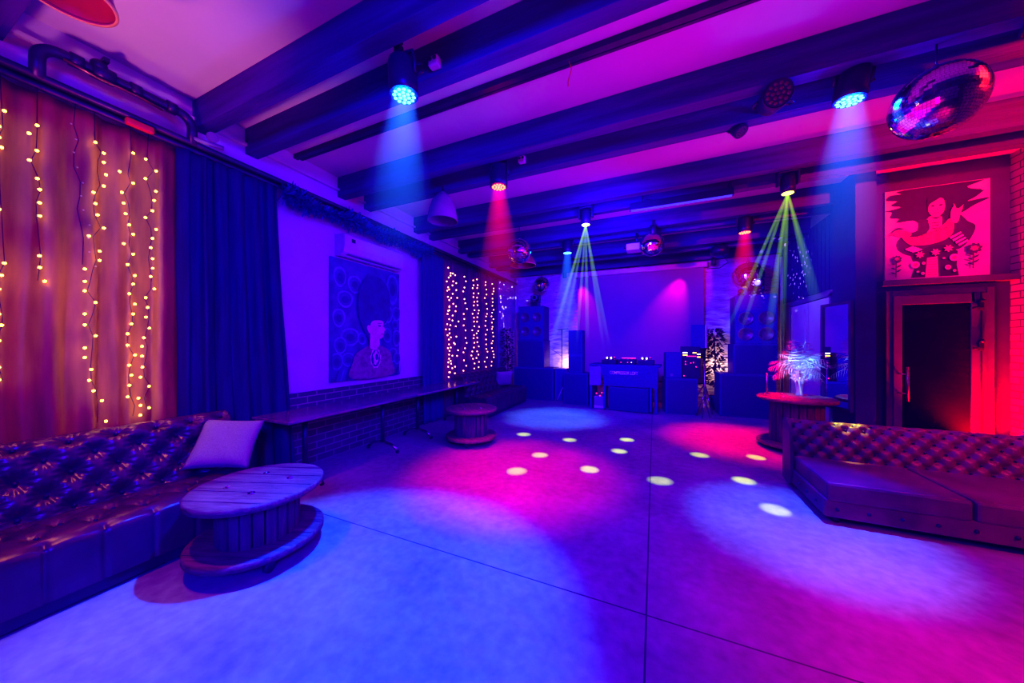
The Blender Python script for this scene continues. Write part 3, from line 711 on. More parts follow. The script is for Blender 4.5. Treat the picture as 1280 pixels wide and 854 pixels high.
def moving_head(label, lens, loc, upright=False):
    t = thing('moving_head_spotlight', label, 'moving head light', loc)
    # local: origin lens centre, hanging form
    MB().box((0,0,.30),(.19,.15,.10), bev=.012).build('base', M['blackmetal'], t)
    MB().box((0,-.02,.42),(.035,.03,.16), bev=.004).box((0,0,.36),(.10,.04,.03)).build('clamp', M['blackmetal'], t)
    mb = MB()
    for s in (-1,1): mb.box((s*.095,0,.18),(.03,.08,.17), bev=.01)
    mb.box((0,0,.25),(.22,.08,.03), bev=.01)
    mb.build('yoke', M['blackmetal'], t)
    hd = MB().lathe([(.03,.22),(.06,.21),(.072,.17),(.074,.06),(.07,.0),(.06,-.002)], n=28).build('head', M['blackmetal'], t)
    MB().cyl((0,0,.0),(0,0,-.006), .056, n=28).build('lens', lens, hd)
    MB().ball((-.06,-.078,.31), .006, 5).build('status_light', M['dotorange'], t)
    return t
S4 = Vector((-.93,4.82,3.27)); S5 = Vector((1.45,4.82,3.29))
moving_head('moving head light throwing lime beams before the projector', M['ledgreen'], S4)
moving_head('moving head light throwing lime beams before the closet doors', M['ledgreen'], S5)
glassy = mat('dark_lens', (.02,.02,.03), .08, var=.1)
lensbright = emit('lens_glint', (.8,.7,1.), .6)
def upright_head(label, loc, lens):
    t = thing('moving_head_spotlight', label, 'moving head light', loc)
    MB().box((0,0,.05),(.22,.20,.10), bev=.012).build('base', M['blackmetal'], t)
    mb = MB()
    for s in (-1,1): mb.box((s*.115,0,.21),(.035,.10,.22), bev=.012)
    mb.box((0,0,.115),(.26,.10,.03)); mb.build('yoke', M['blackmetal'], t)
    hd = MB().cyl((0,.12,.25),(0,-.10,.25), .095, .09, 24).build('head', M['blackmetal'], t)
    MB().cyl((0,-.10,.25),(0,-.112,.25), .08, n=24).build('lens_ring', M['grey'], hd); MB().ball((0,-.11,.25), .055, 8, (1,.3,1)).build('lens', lens, hd)
    return t

# pendant lamps
def pendant(name, label, loc, r, h, outer, rim, cord):
    t = thing(name, label, 'pendant lamp', loc)
    prof = [(r,0),(r*.985,h*.12),(r*.90,h*.40),(r*.70,h*.68),(r*.42,h*.88),(r*.2,h*.97),(r*.16,h*1.0)]
    inn = [(q-.006, z+.002) for q, z in prof[::-1]]
    MB().lathe(prof+inn, n=40, close=False).build('lamp_shade', outer, t)
    MB().lathe([(r-.008,-.004),(r+.004,-.004),(r+.004,.010),(r-.008,.010),(r-.008,-.004)], n=40, close=False).build('rim', rim, t)
    MB().cyl((0,0,h*.93),(0,0,h*1.12), r*.17, r*.10).build('lamp_holder', M['blackmetal'], t)
    MB().cyl((0,0,h*1.1),(0,0,cord), .006, n=8).build('cord', M['cord'], t)
    MB().ball((0,0,h*.55), r*.22, 8).build('bulb', M['bulboff'], t)
    return t
pendant('pendant_lamp', 'frosted bell shaped pendant lamp before the garland', (-2.55,3.52,3.12), .195, .38, M['lampshade'], M['lampshade'], .47)
pendant('pendant_lamp', 'red pendant lamp shade hanging over the gold curtain corner', (-2.69,.57,3.25), .17, .20, M['enamel'], M['enamelrim'], .30)
pendant('pendant_lamp', 'small orange pendant lamp shade behind the mirror ball before the garlanded wall', (-2.25,5.62,2.97), .24, .26, M['enamel'], M['enamelrim'], .60)

# mirror balls
def mirror_ball(label, loc, r, top, facets=26):
    t = thing('hanging_mirror_ball', label, 'mirror ball', loc)
    mb = MB(); rings = facets; rnd = random.Random(int(r*1000))
    mb.mi = 0
    for i in range(rings):
        p0 = -PI/2+PI*i/rings; p1 = -PI/2+PI*(i+1)/rings; pm_ = (p0+p1)/2
        n = max(4, int(2*rings*math.cos(pm_)))
        for k in range(n):
            a0 = 2*PI*(k+.04)/n; a1 = 2*PI*(k+.96)/n
            q0 = p0+(p1-p0)*.04; q1 = p1-(p1-p0)*.04
            pts = [Vector((math.cos(q)*math.cos(a), math.cos(q)*math.sin(a), math.sin(q)))*r for a, q in ((a0,q0),(a1,q0),(a1,q1),(a0,q1))]
            c = sum(pts, Vector())/4; tw = Vector((rnd.gauss(0,1),rnd.gauss(0,1),rnd.gauss(0,1)))*.012
            ax = tw; pts = [c+(p-c)+ax.cross(p-c) for p in pts]
            mb.poly(pts)
    mb.build('mirror_tiles', M['ball'], t)
    MB().ball((0,0,0), r*.985, 20).build('core', M['grout'], t)
    MB().cyl((0,0,r*.97),(0,0,r*1.09), r*.12).build('cap', M['chrome'], t)
    MB().cyl((0,0,r*1.05),(0,0,top-loc[2]), .005, n=6).build('hanging_wire', M['blackmetal'], t)
    return t
mirror_ball('largest mirror ball hanging beside the blue spotlight and the picture', (1.75,3.16,3.14), .222, 3.54, 40)
mirror_ball('mirror ball hanging beside the dense fairy lights', (-2.12,5.12,3.09), .205, 3.54, 24)
mirror_ball('mirror ball hanging before the projector', (-.04,6.14,3.24), .205, 3.54, 24)
mirror_ball('mirror ball close to the end wall above the stack by the far sofa', (-2.85,8.5,3.14), .21, 3.54, 20)
mirror_ball('mirror ball close to the end wall above the speaker stack beside the closet', (1.88,8.55,2.98), .30, 3.54, 24)
# bracket arm by the big ball
tag(MB().box((0,0,0),(.05,.5,.04), Matrix.Translation((2.1,3.0,3.50)) @ Matrix.Rotation(R(-20),4,'Z'), bev=.004).build('ceiling_bracket', M['blackmetal']), 'dark angled bracket arm behind the largest mirror ball', 'bracket')

# LED bar, projector, sensors, wall speaker
t = thing('led_light_bar', 'long LED bar hanging under the beams with blue lit edge', 'light bar', (.30,4.86,3.43), R(0))
MB().box((0,0,0),(1.24,.07,.10), bev=.008).build('housing', M['blackmetal'], t)
MB().box((0,-.012,-.055),(1.20,.05,.012)).build('lens_strip', M['barblue'], t)
for x in (-.45,.58): MB().box((x,0,.12),(.03,.05,.2), bev=.004).build('hanger', M['blackmetal'], t)
t = thing('ceiling_projector', 'white projector hanging under a beam behind the middle mirror ball', 'projector', (-.30,6.36,3.27))
MB().box((0,0,0),(.34,.26,.12), bev=.012).build('body', M['white'], t); MB().cyl((-.1,.13,0),(-.1,.16,0), .035).build('lens', glassy, t)
MB().cyl((0,0,.06),(0,0,.27), .015).build('mount_pole', M['blackmetal'], t)
MB().box((-.20,0,.03),(.05,.05,.03)).build('cable_plug', M['black'], t)
def sensor(label, loc):
    t = thing('ceiling_sensor', label, 'sensor', loc)
    MB().box((0,-.03,0),(.085,.06,.075), bev=.012).build('casing', M['white'], t)
    for x in (-.018,.022): MB().cyl((x,-.055,.008),(x,-.068,.008), .014, n=12).build('eye', M['black'], t)
sensor('small white twin-eyed sensor box beside the big blue spotlight', (-1.50,2.0,3.60))
sensor('small white twin-eyed sensor box beside the red spotlight', (-1.42,3.54,3.66))
sensor('small white twin-eyed sensor box beside the lime beam fixture', (-1.48,5.07,3.70))
t = thing('hanging_speaker', 'small dark speaker hanging in the corner above the screen end', 'speaker', (1.22,7.75,3.43))
MB().lathe([(.05,.1),(.13,.06),(.17,-.02),(.16,-.09),(.05,-.12)], n=24).build('body', M['blackmetal'], t)
MB().tube([(.05,0,-.1),(.16,.05,-.26),(.02,.1,-.36),(-.2,.15,-.34)], .008, 6).build('cable', M['cord'], t)
MB().cyl((0,0,.08),(0,0,.14), .03).build('bracket', M['blackmetal'], t)
for (x, y, lab) in ((-.02,6.02,'before the middle mirror ball'), (-2.3,8.9,'above the left edge of the screen'), (1.28,8.9,'above the right edge of the screen')):
    t = thing('ceiling_spotlight', 'small black unlit can spotlight '+lab, 'spotlight', (x,y,3.42))
    MB().lathe([(.03,.12),(.055,.1),(.058,-.06),(.05,-.062)], n=20).build('housing', M['blackmetal'], t); MB().cyl((0,0,-.05),(0,0,-.058), .045).build('lens', M['leddim'], t)
    MB().box((0,.0,.15),(.03,.03,.10)).build('bracket', M['blackmetal'], t)
t = thing('smoke_detector', 'pale round detector on the beam near the red glow', 'detector', (2.95,2.06,3.51))
MB().lathe([(.06,0.03),(.07,.01),(.055,-.03),(.02,-.035)], n=24).build('body', M['white'], t)

# ------------------------------------------------------------------ DJ area
def speaker(name, label, loc, d, drivers, rz=0, feet=True, m='sub'):
    w, dp, h = d
    t = thing(name, label, 'speaker', loc, rz)
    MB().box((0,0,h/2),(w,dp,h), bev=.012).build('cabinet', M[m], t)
    for (x, z, r) in drivers:
        o = MB().lathe([(r*1.12,0),(r*1.12,.012),(r,.014),(r*.85,-.0),(r*.4,-.03),(.02,-.035)], n=28).build('driver', M['cone'], t)
        o.rotation_euler = (R(90),0,0); o.location = (x, -dp/2-.004, z)
        dd = MB().ball((0,0,-.02), r*.34, 8, (1,1,.6)).build('dust_cap', M['chrome' if r < 0 else 'cone'], o)
    return t
def grilled(name, label, loc, d, rz=0, grip=True):
    w, dp, h = d
    t = thing(name, label, 'speaker', loc, rz)
    MB().box((0,0,h/2),(w,dp,h), bev=.012).build('cabinet', M['sub'], t)
    MB().box((0,-dp/2-.006,h/2),(w-.06,.012,h-.06), bev=.004).build('grille', M['grille'], t)
    return t
four = [(-.17,.22,.13),(.17,.22,.13),(-.17,.62,.13),(.17,.62,.13)]
grilled('subwoofer_speaker', 'wide black subwoofer box on the floor beside the far sofa', (-2.98,8.45,0), (1.12,.6,.86), R(0))
grilled('speaker_cabinet', 'black bass cabinet standing on the wide subwoofer beside the far sofa', (-3.06,8.45,.86), (.76,.55,.74))
speaker('speaker_cabinet', 'black four cone speaker topmost of the stack beside the far sofa', (-3.06,8.45,1.60), (.72,.5,.92), [(-.16,.24,.12),(.18,.24,.12),(-.16,.62,.12),(.18,.62,.12)])
upright_head('dark moving head light standing on the stack beside the far sofa', (-3.0,8.42,2.52), glassy)
grilled('subwoofer_speaker', 'wide black subwoofer box on the floor beside the tall spool table', (1.72,8.2,0), (.95,.62,.88))
grilled('speaker_cabinet', 'black bass cabinet standing on the wide subwoofer near the tall spool table', (1.86,8.2,.88), (.74,.55,.62))
speaker('speaker_cabinet', 'black four cone speaker topmost of the stack near the tall spool table', (1.88,8.2,1.50), (.70,.5,1.0), [(-.17,.20,.12),(.17,.20,.12),(-.17,.52,.12),(.17,.52,.12)])
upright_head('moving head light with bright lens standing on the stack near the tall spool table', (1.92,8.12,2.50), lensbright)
t = thing('beacon_lamp', 'small red beacon standing on the speaker stack near the tall spool table', 'lamp', (1.66,8.12,2.50))
MB().cyl((0,0,0),(0,0,.05), .06).build('base', M['black'], t); MB().ball((0,0,.1), .055, 8).build('dome', M['enamel'], t)
grilled('subwoofer_speaker', 'black subwoofer box on the floor beside the DJ desk and the column speaker', (-1.75,8.15,0), (.62,.55,.78), R(-4))
t = thing('column_speaker', 'slim dark column speaker standing on the subwoofer beside the DJ desk', 'speaker', (-1.80,8.15,.78))
MB().box((0,0,.53),(.36,.30,1.06), bev=.02).build('cabinet', M['sub'], t); MB().box((0,-.152,.75),(.30,.01,.56)).build('grille', M['grille'], t); MB().box((0,-.152,.22),(.28,.01,.36)).build('lower_grille', M['grille'], t)
t = thing('flight_case', 'pale edged flight case behind the column speaker', 'case', (-2.24,8.55,0))
MB().box((0,0,.42),(.32,.5,.84)).build('case_body', M['sub'], t)
mb = MB()
for sx in (-1,1): mb.box((sx*.15,-.25,.42),(.02,.02,.86)); 
mb.box((0,-.25,.84),(.32,.02,.02)); mb.build('edge_trim', M['grey'], t)
t = thing('tube_light', 'thin white rod leaning on the case beside the column speaker', 'rod', (-2.22,8.2,0))
MB().cyl((-.1,0,.03),(.03,.06,.36), .012).build('tube', M['white'], t); MB().cyl((-.105,-.003,.017),(-.1,0,.03), .014).build('end_cap', M['black'], t)
t = thing('microphone_stand', 'thin black stand with tilted arm before the lit rough wall', 'stand', (-2.40,8.95,.0))
MB().cyl((0,0,.02),(0,0,1.9), .012, n=10).build('pole', M['blackmetal'], t); MB().cyl((-.12,0,1.9),(.18,0,1.93), .012).build('crossbar', M['blackmetal'], t); MB().cyl((0,0,0),(0,0,.02), .14, n=24).build('base', M['blackmetal'], t)
MB().cyl((0,0,1.15),(-.42,0,1.42), .006, n=8).build('boom_cable', M['blackmetal'], t)

# DJ desk
t = thing('dj_desk', 'dark DJ desk with white lettering on its front', 'desk', (-.63,7.82,0), R(-3))
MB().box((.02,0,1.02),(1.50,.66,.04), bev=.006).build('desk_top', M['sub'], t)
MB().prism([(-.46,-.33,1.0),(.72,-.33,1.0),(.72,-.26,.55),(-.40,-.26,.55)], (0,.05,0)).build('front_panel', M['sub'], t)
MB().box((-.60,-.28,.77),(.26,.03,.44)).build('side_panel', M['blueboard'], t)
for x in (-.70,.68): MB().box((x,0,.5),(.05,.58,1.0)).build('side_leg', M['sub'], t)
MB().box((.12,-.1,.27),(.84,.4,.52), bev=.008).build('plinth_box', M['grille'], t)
for x in (-.38,.58): MB().box((x,-.2,.30),(.04,.3,.5)).build('post', M['sub'], t)
fc = bpy.data.curves.new('lettering', 'FONT'); fc.body = 'COMPRESSOR LOFT'; fc.size = .098; fc.extrude = .002; fc.offset = .0012; fc.align_x = 'LEFT'
fq = bpy.data.objects.new('lettering_curve', fc); COL.objects.link(fq); bpy.context.view_layer.update()
lm = bpy.data.meshes.new_from_object(fq.evaluated_get(bpy.context.evaluated_depsgraph_get())); bpy.data.objects.remove(fq); lm.materials.clear()
fo = bpy.data.objects.new('lettering', lm); COL.objects.link(fo); fo.parent = t; fo.location = (-.27,-.322,.825); fo.rotation_euler = (R(81),0,0); lm.materials.append(M['letter']); fo.scale = (.68,1.05,1)
# players and mixer
def deck(label, x, n):
    q = thing('dj_player', label, 'media player', (x,7.74,1.04), R(-3))
    MB().box((0,0,.05),(.32,.38,.10), bev=.008).build('body', M['blackmetal'], q)
    MB().cyl((0,-.03,.10),(0,-.03,.115), .105, n=32).build('jog_wheel', M['steel'], q)
    MB().box((0,.15,.125),(.2,.06,.05), Matrix.Rotation(0,4,'X'), bev=.004).build('display', M['black'], q)
    for k in (-.09,.0): MB().ball((k,.10,.135), .02, 5).build('panel_light', M['dotwhite'], q)
    MB().ball((.07,.12,.15), .01, 5).build('cue_light', M['dotred'], q)
deck('DJ media player on the desk next to the column speaker side', -.93, 0)
deck('DJ media player on the desk next to the LED rack side', -.16, 1)
q = thing('dj_mixer', 'black DJ mixer with red strip between the two players', 'mixer', (-.55,7.76,1.04), R(-3))
MB().box((0,0,.055),(.34,.38,.11), bev=.006).build('body', M['blackmetal'], q)
for k in range(4):
    for j in range(3): MB().cyl((-.12+k*.08,-.08+j*.09,.11),(-.12+k*.08,-.08+j*.09,.13), .012, n=10).build('knob', M['grey'], q)
MB().box((0,.19,.13),(.30,.015,.012)).build('light_strip', M['dotred'], q)
for k, m_ in ((-.12,'dotred'),(.02,'dotred'),(.1,'dotwhite')): MB().ball((k,-.195,.05), .010, 5).build('front_light', M[m_], q)
t = thing('amplifier', 'small grey amplifier on the floor under the DJ desk', 'amplifier', (-1.16,7.72,0))
MB().box((0,0,.15),(.24,.3,.30), bev=.02).build('body', M['grey'], t); MB().box((0,-.152,.06),(.22,.006,.05)).build('lower_band', M['white'], t)
for x, z in ((-.06,.36),(.02,.31),(.06,.38)): MB().ball((x,-.12,z), .015, 5).build('light', M['dotred'], t)
for x in (-.06,.02,.06): MB().cyl((x,-.12,.30),(x,-.12,.36), .004, n=6).build('light_stalk', M['blackmetal'], t)

# right of desk: sub, monitor, rack, stand speaker, tripod
grilled('subwoofer_speaker', 'black subwoofer box on the floor beside the DJ desk and the LED rack', (.50,7.98,0), (.62,.56,.76), R(6))
t = thing('monitor_speaker', 'small black monitor speaker standing on the subwoofer beside the DJ desk', 'speaker', (.37,7.9,.76), R(6))
MB().box((0,0,.28),(.32,.3,.56), bev=.012).build('cabinet', M['sub'], t); MB().cyl((-.04,-.15,.07),(-.04,-.158,.07), .03).build('badge', M['grey'], t)
t = thing('equipment_rack', 'equipment rack with white and yellow lit displays behind the subwoofer', 'rack', (.72,8.05,.76))
MB().box((0,0,.34),(.36,.32,.68), bev=.006).build('rack_case', M['blackmetal'], t)
for x, z, m_, w in ((-.11,.55,'dotwhite',.09),(-.11,.50,'dotyellow',.09),(.07,.55,'dotyellow',.07),(.15,.52,'dotwhite',.06),(.15,.46,'dotyellow',.06),(.01,.475,'dotred',.18)):
    MB().box((x,-.165,z),(w,.01,.022 if m_ != 'dotred' else .012)).build('display_light', M[m_], t)
for x, z in ((-.1,.36),(-.1,.30),(0,.33),(.05,.34),(-.13,.05),(.1,.25)): MB().ball((x,-.165,z), .012, 5).build('indicator', M['dotred'], t)
t = thing('tripod_speaker_stand', 'black tripod stand lit red beside the equipment rack', 'stand', (1.02,8.25,0))
MB().cyl((0,0,.25),(0,0,1.36), .02).build('pole', M['blackmetal'], t)
MB().cyl((0,0,.62),(0,0,.70), .032).build('collar', M['blackmetal'], t)
for k in range(3):
    a = 2*PI*k/3-1.2; MB().tube([(0,0,.62),(.30*math.cos(a),.30*math.sin(a),.0)], .014, 8).build('leg', M['steel'], t)
    MB().cyl((0,0,.3),(.155*math.cos(a),.155*math.sin(a),.30), .008, n=8).build('brace', M['steel'], t)
t = thing('stand_speaker', 'tall black speaker with pale side mounted on the tripod stand', 'speaker', (.92,8.25,1.41), R(-10))
MB().box((-.02,0,.25),(.26,.26,.52), bev=.012).build('cabinet', M['sub'], t); MB().box((.13,0,.25),(.035,.24,.50), bev=.006).build('side_cheek', M['white'], t)
MB().cyl((.1,0,-.05),(.1,0,0), .03).build('pole_socket', M['blackmetal'], t)
# red lit stand in front
t = thing('tripod_stand', 'slim steel stand leg glowing red before the equipment rack', 'stand', (.93,7.58,0))
MB().tube([(0,0,1.15),(.01,0,.55),(.04,0,.25),(.10,-.02,.01)], .012, 8).build('pole', M['steel'], t)
for a in (2.4,4.4): MB().tube([(.02,0,.5),(.18*math.cos(a),.18*math.sin(a),.01)], .010, 8).build('leg', M['steel'], t)

# ------------------------------------------------------------------ plants
def leaf_cloud(mb, c, rx, rz, n, ll, seed):
    rnd = random.Random(seed)
    for k in range(n):
        a = rnd.uniform(0,2*PI); el = rnd.uniform(-1,1); rr = rnd.uniform(.35,1)**.6
        p = Vector(c)+Vector((math.cos(a)*rx*rr*math.sqrt(1-el*el*.8), math.sin(a)*rx*rr*math.sqrt(1-el*el*.8), el*rz))
        dr = Vector((math.cos(a),math.sin(a),rnd.uniform(-1.0,.4))).normalized(); sd = dr.cross(Vector((rnd.uniform(-.4,.4),rnd.uniform(-.4,.4),1))).normalized()
        l = ll*rnd.uniform(.7,1.3); nn = dr.cross(sd)*l*.1
        mb.poly([p, p+dr*l*.4+sd*l*.22+nn, p+dr*l, p+dr*l*.4-sd*l*.22+nn])
def bush(name, label, loc, h, rx, n, ll, seed):
    t = thing(name, label, 'plant', loc)
    MB().lathe([(.09,0),(.12,.28),(.13,.30),(.11,.30),(.10,.26)], n=24).build('pot', M['sub'], t)
    mb = MB().tube([(0,0,.25),(.02,.01,h*.5),(-.01,0,h*.9)], .012, 8)
    for k in range(8):
        a = k*2.4; z = h*(.4+.06*k); mb.tube([(0,0,z),(.5*rx*math.cos(a),.5*rx*math.sin(a),z+.12),(rx*.9*math.cos(a),rx*.9*math.sin(a),z+.15)], .006, 6)
    mb.build('stem', M['leaf'], t)
    mb = MB(); leaf_cloud(mb, (0,0,h*.66), rx, h*.36, n, ll, seed); mb.build('foliage', M['leaf'], t, fix=False)
    return t
bush('potted_ficus', 'dark leafy ficus before the lit rough wall beside the tripod speaker', (1.28,8.72,0), 1.85, .19, 420, .13, 5)
bush('potted_shrub', 'dark leafy plant behind the far sofa below the dotted wall', (-3.70,8.05,0), 1.9, .15, 380, .10, 6)

def palm():
    t = thing('potted_palm', 'palm with splayed fronds in a white leafy vase on the tall spool table', 'plant', (1.95,6.03,.742)); t.scale = (.76,.80,1.12)
    MB().lathe([(.05,0),(.06,.01),(.045,.06),(.06,.14),(.09,.22),(.085,.22),(.055,.14),(.035,.06)], n=24).build('vase', M['palewhite'], t)
    mb = MB(); rnd = random.Random(2)
    for k in range(60):
        a = rnd.uniform(0,2*PI); el = rnd.uniform(.1,1.3); d = Vector((math.cos(a)*math.cos(el), math.sin(a)*math.cos(el), math.sin(el)))
        p = Vector((0,0,.10+rnd.uniform(0,.12))); l = rnd.uniform(.10,.20); sd = d.cross(Vector((0,0,1))).normalized()*.012
        q = p+d*l; e = q+(d+Vector((0,0,-.9))).normalized()*.05
        mb.poly([p-sd*.4, q-sd, e, q+sd, p+sd*.4])
    mb.build('white_leaves', M['palewhite'], t, fix=False)
    MB().tube([(0,0,.05),(.01,0,.25),(0,.01,.36)], .018, 8).build('trunk', M['slat'], t)
    rnd = random.Random(5)
    angs = [(0,.55,.50),(35,.9,.42),(70,.5,.5),(110,.95,.48),(150,.6,.5),(180,.45,.52),(200,.85,.45),(235,.5,.48),(262,.8,.45),(285,.45,.5),(310,.7,.5),(338,.95,.42),(20,.25,.5),(190,.2,.5),(250,.2,.46),(300,.15,.46),(90,1.2,.5),(270,1.2,.45)]
    for deg, el, ln in angs:
        a = R(deg); d = Vector((math.cos(a)*math.cos(el), math.sin(a)*math.cos(el), math.sin(el))); pts = []; p = Vector((0,0,.34)); n = 12
        dv = d.copy()
        for i in range(n+1):
            pts.append(p.copy()); p = p+dv*ln/n; dv = (dv+Vector((0,0,-.085))).normalized()
        mb = MB().tube(pts, .004, 5)
        for i in range(4, n+1):
            tg = (pts[i]-pts[i-1]).normalized(); sd = tg.cross(Vector((0,0,1))).normalized(); l = .19*math.sin(PI*(.18+.72*(i-3)/(n-2)))
            for s in (-1,1):
                for q in (0,):
                    b = pts[i-1].lerp(pts[i], q); w = tg*.0065; dd = (sd*s*.8+tg*.55+Vector((0,0,-.28-rnd.uniform(0,.25)))).normalized()
                    mb.poly([b-w*.5, b+dd*l*.5-w, b+dd*l, b+dd*l*.5+w, b+w*.5])
        mb.build('frond', M['palmleaf'], t, fix=False)
palm()
tag(MB().cyl((1.56,6.02,.742),(1.56,6.02,1.06), .012).cyl((1.56,6.02,.742),(1.56,6.02,.75), .05).build('metal_post', M['steel']), 'short thin metal post standing on the tall spool table', 'post')
# cable bundle at the brick wall
t = tag(None or MB().tube([(3.64+.2*math.sin(k*.5)*(.5+.5*math.sin(k*.13)), 5.12+.12*math.cos(k*.61), .345+.24*abs(math.sin(k*.37))) for k in range(60)], .010, 6).build('cable_bundle', M['white']), 'tangled pale cable bundle between chesterfield and brick wall', 'cable')
t = thing('storage_box', 'dark box holding up the cable bundle behind the chesterfield', 'box', (3.62,5.12,0))
MB().box((0,0,.16),(.55,.4,.30), bev=.01).build('body', M['sub'], t); MB().box((0,0,.32),(.57,.42,.02)).build('lid', M['sub'], t)
t = thing('floor_uplight', 'red LED uplight on the floor behind the chesterfield', 'uplight', (3.55,5.62,0))
MB().box((0,0,.02),(.2,.16,.04)).build('base', M['blackmetal'], t)
o = MB().cyl((0,-.02,.06),(0,.10,.20), .075, n=24).build('housing', M['blackmetal'], t); MB().cyl((0,.10,.20),(0,.105,.206), .065, n=24).build('lens', M['ledred'], t)

# ------------------------------------------------------------------ haze beams: soft volumes whose emission imitates lamp light, standing under the fixtures
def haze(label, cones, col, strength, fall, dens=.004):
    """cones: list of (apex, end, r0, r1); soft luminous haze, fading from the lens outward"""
    root = thing('glowing_haze', label, 'haze'); root['kind'] = 'stuff'
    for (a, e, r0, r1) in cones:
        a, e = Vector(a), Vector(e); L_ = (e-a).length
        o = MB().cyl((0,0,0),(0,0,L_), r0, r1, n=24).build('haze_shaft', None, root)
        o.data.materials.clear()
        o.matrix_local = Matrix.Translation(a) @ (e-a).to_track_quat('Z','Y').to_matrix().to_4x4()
        m = bpy.data.materials.new('haze_glow'); m.use_nodes = True; N = m.node_tree.nodes; Lk = m.node_tree.links
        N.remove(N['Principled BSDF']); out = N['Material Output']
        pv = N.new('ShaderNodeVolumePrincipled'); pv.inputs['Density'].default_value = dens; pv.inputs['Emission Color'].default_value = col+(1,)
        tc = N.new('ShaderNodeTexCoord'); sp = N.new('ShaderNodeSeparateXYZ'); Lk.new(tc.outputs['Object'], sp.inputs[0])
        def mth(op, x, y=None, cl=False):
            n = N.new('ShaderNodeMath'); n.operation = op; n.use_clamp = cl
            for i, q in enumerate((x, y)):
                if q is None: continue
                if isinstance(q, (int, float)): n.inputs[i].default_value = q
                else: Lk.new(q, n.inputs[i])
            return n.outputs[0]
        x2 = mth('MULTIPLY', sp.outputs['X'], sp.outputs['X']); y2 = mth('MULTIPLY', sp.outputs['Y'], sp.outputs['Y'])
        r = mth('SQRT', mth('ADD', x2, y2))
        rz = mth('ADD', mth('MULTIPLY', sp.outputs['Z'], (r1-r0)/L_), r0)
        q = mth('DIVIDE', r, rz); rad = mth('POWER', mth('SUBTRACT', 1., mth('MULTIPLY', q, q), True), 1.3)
        ax = mth('DIVIDE', r0, rz)                     # glow thins out as the shaft widens
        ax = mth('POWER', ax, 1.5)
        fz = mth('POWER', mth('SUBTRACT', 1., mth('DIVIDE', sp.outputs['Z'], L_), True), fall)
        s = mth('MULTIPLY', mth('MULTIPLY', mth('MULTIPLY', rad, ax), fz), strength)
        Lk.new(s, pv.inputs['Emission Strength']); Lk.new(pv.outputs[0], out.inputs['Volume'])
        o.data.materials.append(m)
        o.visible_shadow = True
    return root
def lin(h): return tuple(((int(h[i:i+2],16)/255)**2.2) for i in (0,2,4))

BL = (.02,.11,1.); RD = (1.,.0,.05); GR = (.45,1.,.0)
haze('self-glowing blue haze below the big blue spotlight', [((-1.62,1.78,3.24),(-1.66,1.74,1.9),.085,.42)], BL, 20, 1.2)
haze('self-glowing blue haze below the blue spotlight beside the largest mirror ball', [((1.35,3.26,3.32),(1.25,3.20,1.7),.085,.46)], BL, 18, 1.2)
haze('self-glowing red haze below the red spotlight beside the frosted pendant', [((-1.62,3.30,3.27),(-1.6,3.3,2.0),.085,.35)], RD, 10., 1.0)
haze('self-glowing blue haze below the small far blue spotlight', [((-1.56,6.24,3.27),(-1.65,6.3,.9),.085,.45)], BL, 11., 1.0)
haze('self-glowing red haze below the small far red spotlight', [((1.33,6.24,3.27),(1.3,6.26,2.0),.085,.33)], RD, 9., 1.0)
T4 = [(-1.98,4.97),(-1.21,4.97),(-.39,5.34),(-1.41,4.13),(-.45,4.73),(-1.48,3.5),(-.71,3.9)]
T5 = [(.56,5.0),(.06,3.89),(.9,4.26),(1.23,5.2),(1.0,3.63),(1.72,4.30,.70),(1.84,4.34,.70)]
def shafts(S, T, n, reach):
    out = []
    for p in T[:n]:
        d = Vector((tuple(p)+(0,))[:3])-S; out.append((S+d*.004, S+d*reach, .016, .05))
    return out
haze('self-glowing lime haze shafts fanning from the moving head before the projector', shafts(S4, T4, 7, .62), GR, 14, 1.3)
haze('self-glowing lime haze shafts fanning from the moving head before the closet doors', shafts(S5, T5, 7, .62), GR, 14, 1.3)

# ------------------------------------------------------------------ lamps
def look(o, tgt):
    d = Vector(tgt)-o.location; o.rotation_euler = d.to_track_quat('-Z','Y').to_euler()
def lamp(name, kind, loc, col, e, tgt=None, size=.1, ang=45, blend=.4, sy=None):
    l = bpy.data.lights.new(name, kind); l.color = col; l.energy = e
    if kind == 'SPOT': l.spot_size = R(ang); l.spot_blend = blend; l.shadow_soft_size = size
    elif kind == 'AREA':
        l.size = size
        if sy: l.shape = 'RECTANGLE'; l.size_y = sy
    else: l.shadow_soft_size = size
    o = bpy.data.objects.new(name, l); COL.objects.link(o); o.location = loc
    if tgt: look(o, tgt)
    return o
E = dict(A=1000)
lamp('spot_lamp', 'SPOT', (-1.62,1.78,3.23), (.0,.05,1.), 2800, (-1.72,1.30,0), .05, 54, .4)
lamp('spot_lamp', 'SPOT', (1.35,3.26,3.31), (.03,.08,1.), 2000, (1.12,3.36,0), .05, 34, .8)
lamp('spot_lamp', 'SPOT', (-1.62,3.30,3.26), (1.,.0,.05), 1400, (-1.52,3.45,0), .05, 48, 1.)
lamp('spot_lamp', 'SPOT', (-1.56,6.24,3.26), (.03,.12,1.), 1600, (-1.85,6.4,0), .05, 44, 1.)
lamp('spot_lamp', 'SPOT', (1.33,6.24,3.26), (1.,.0,.0), 1900, (1.25,6.05,0), .05, 44, 1.)
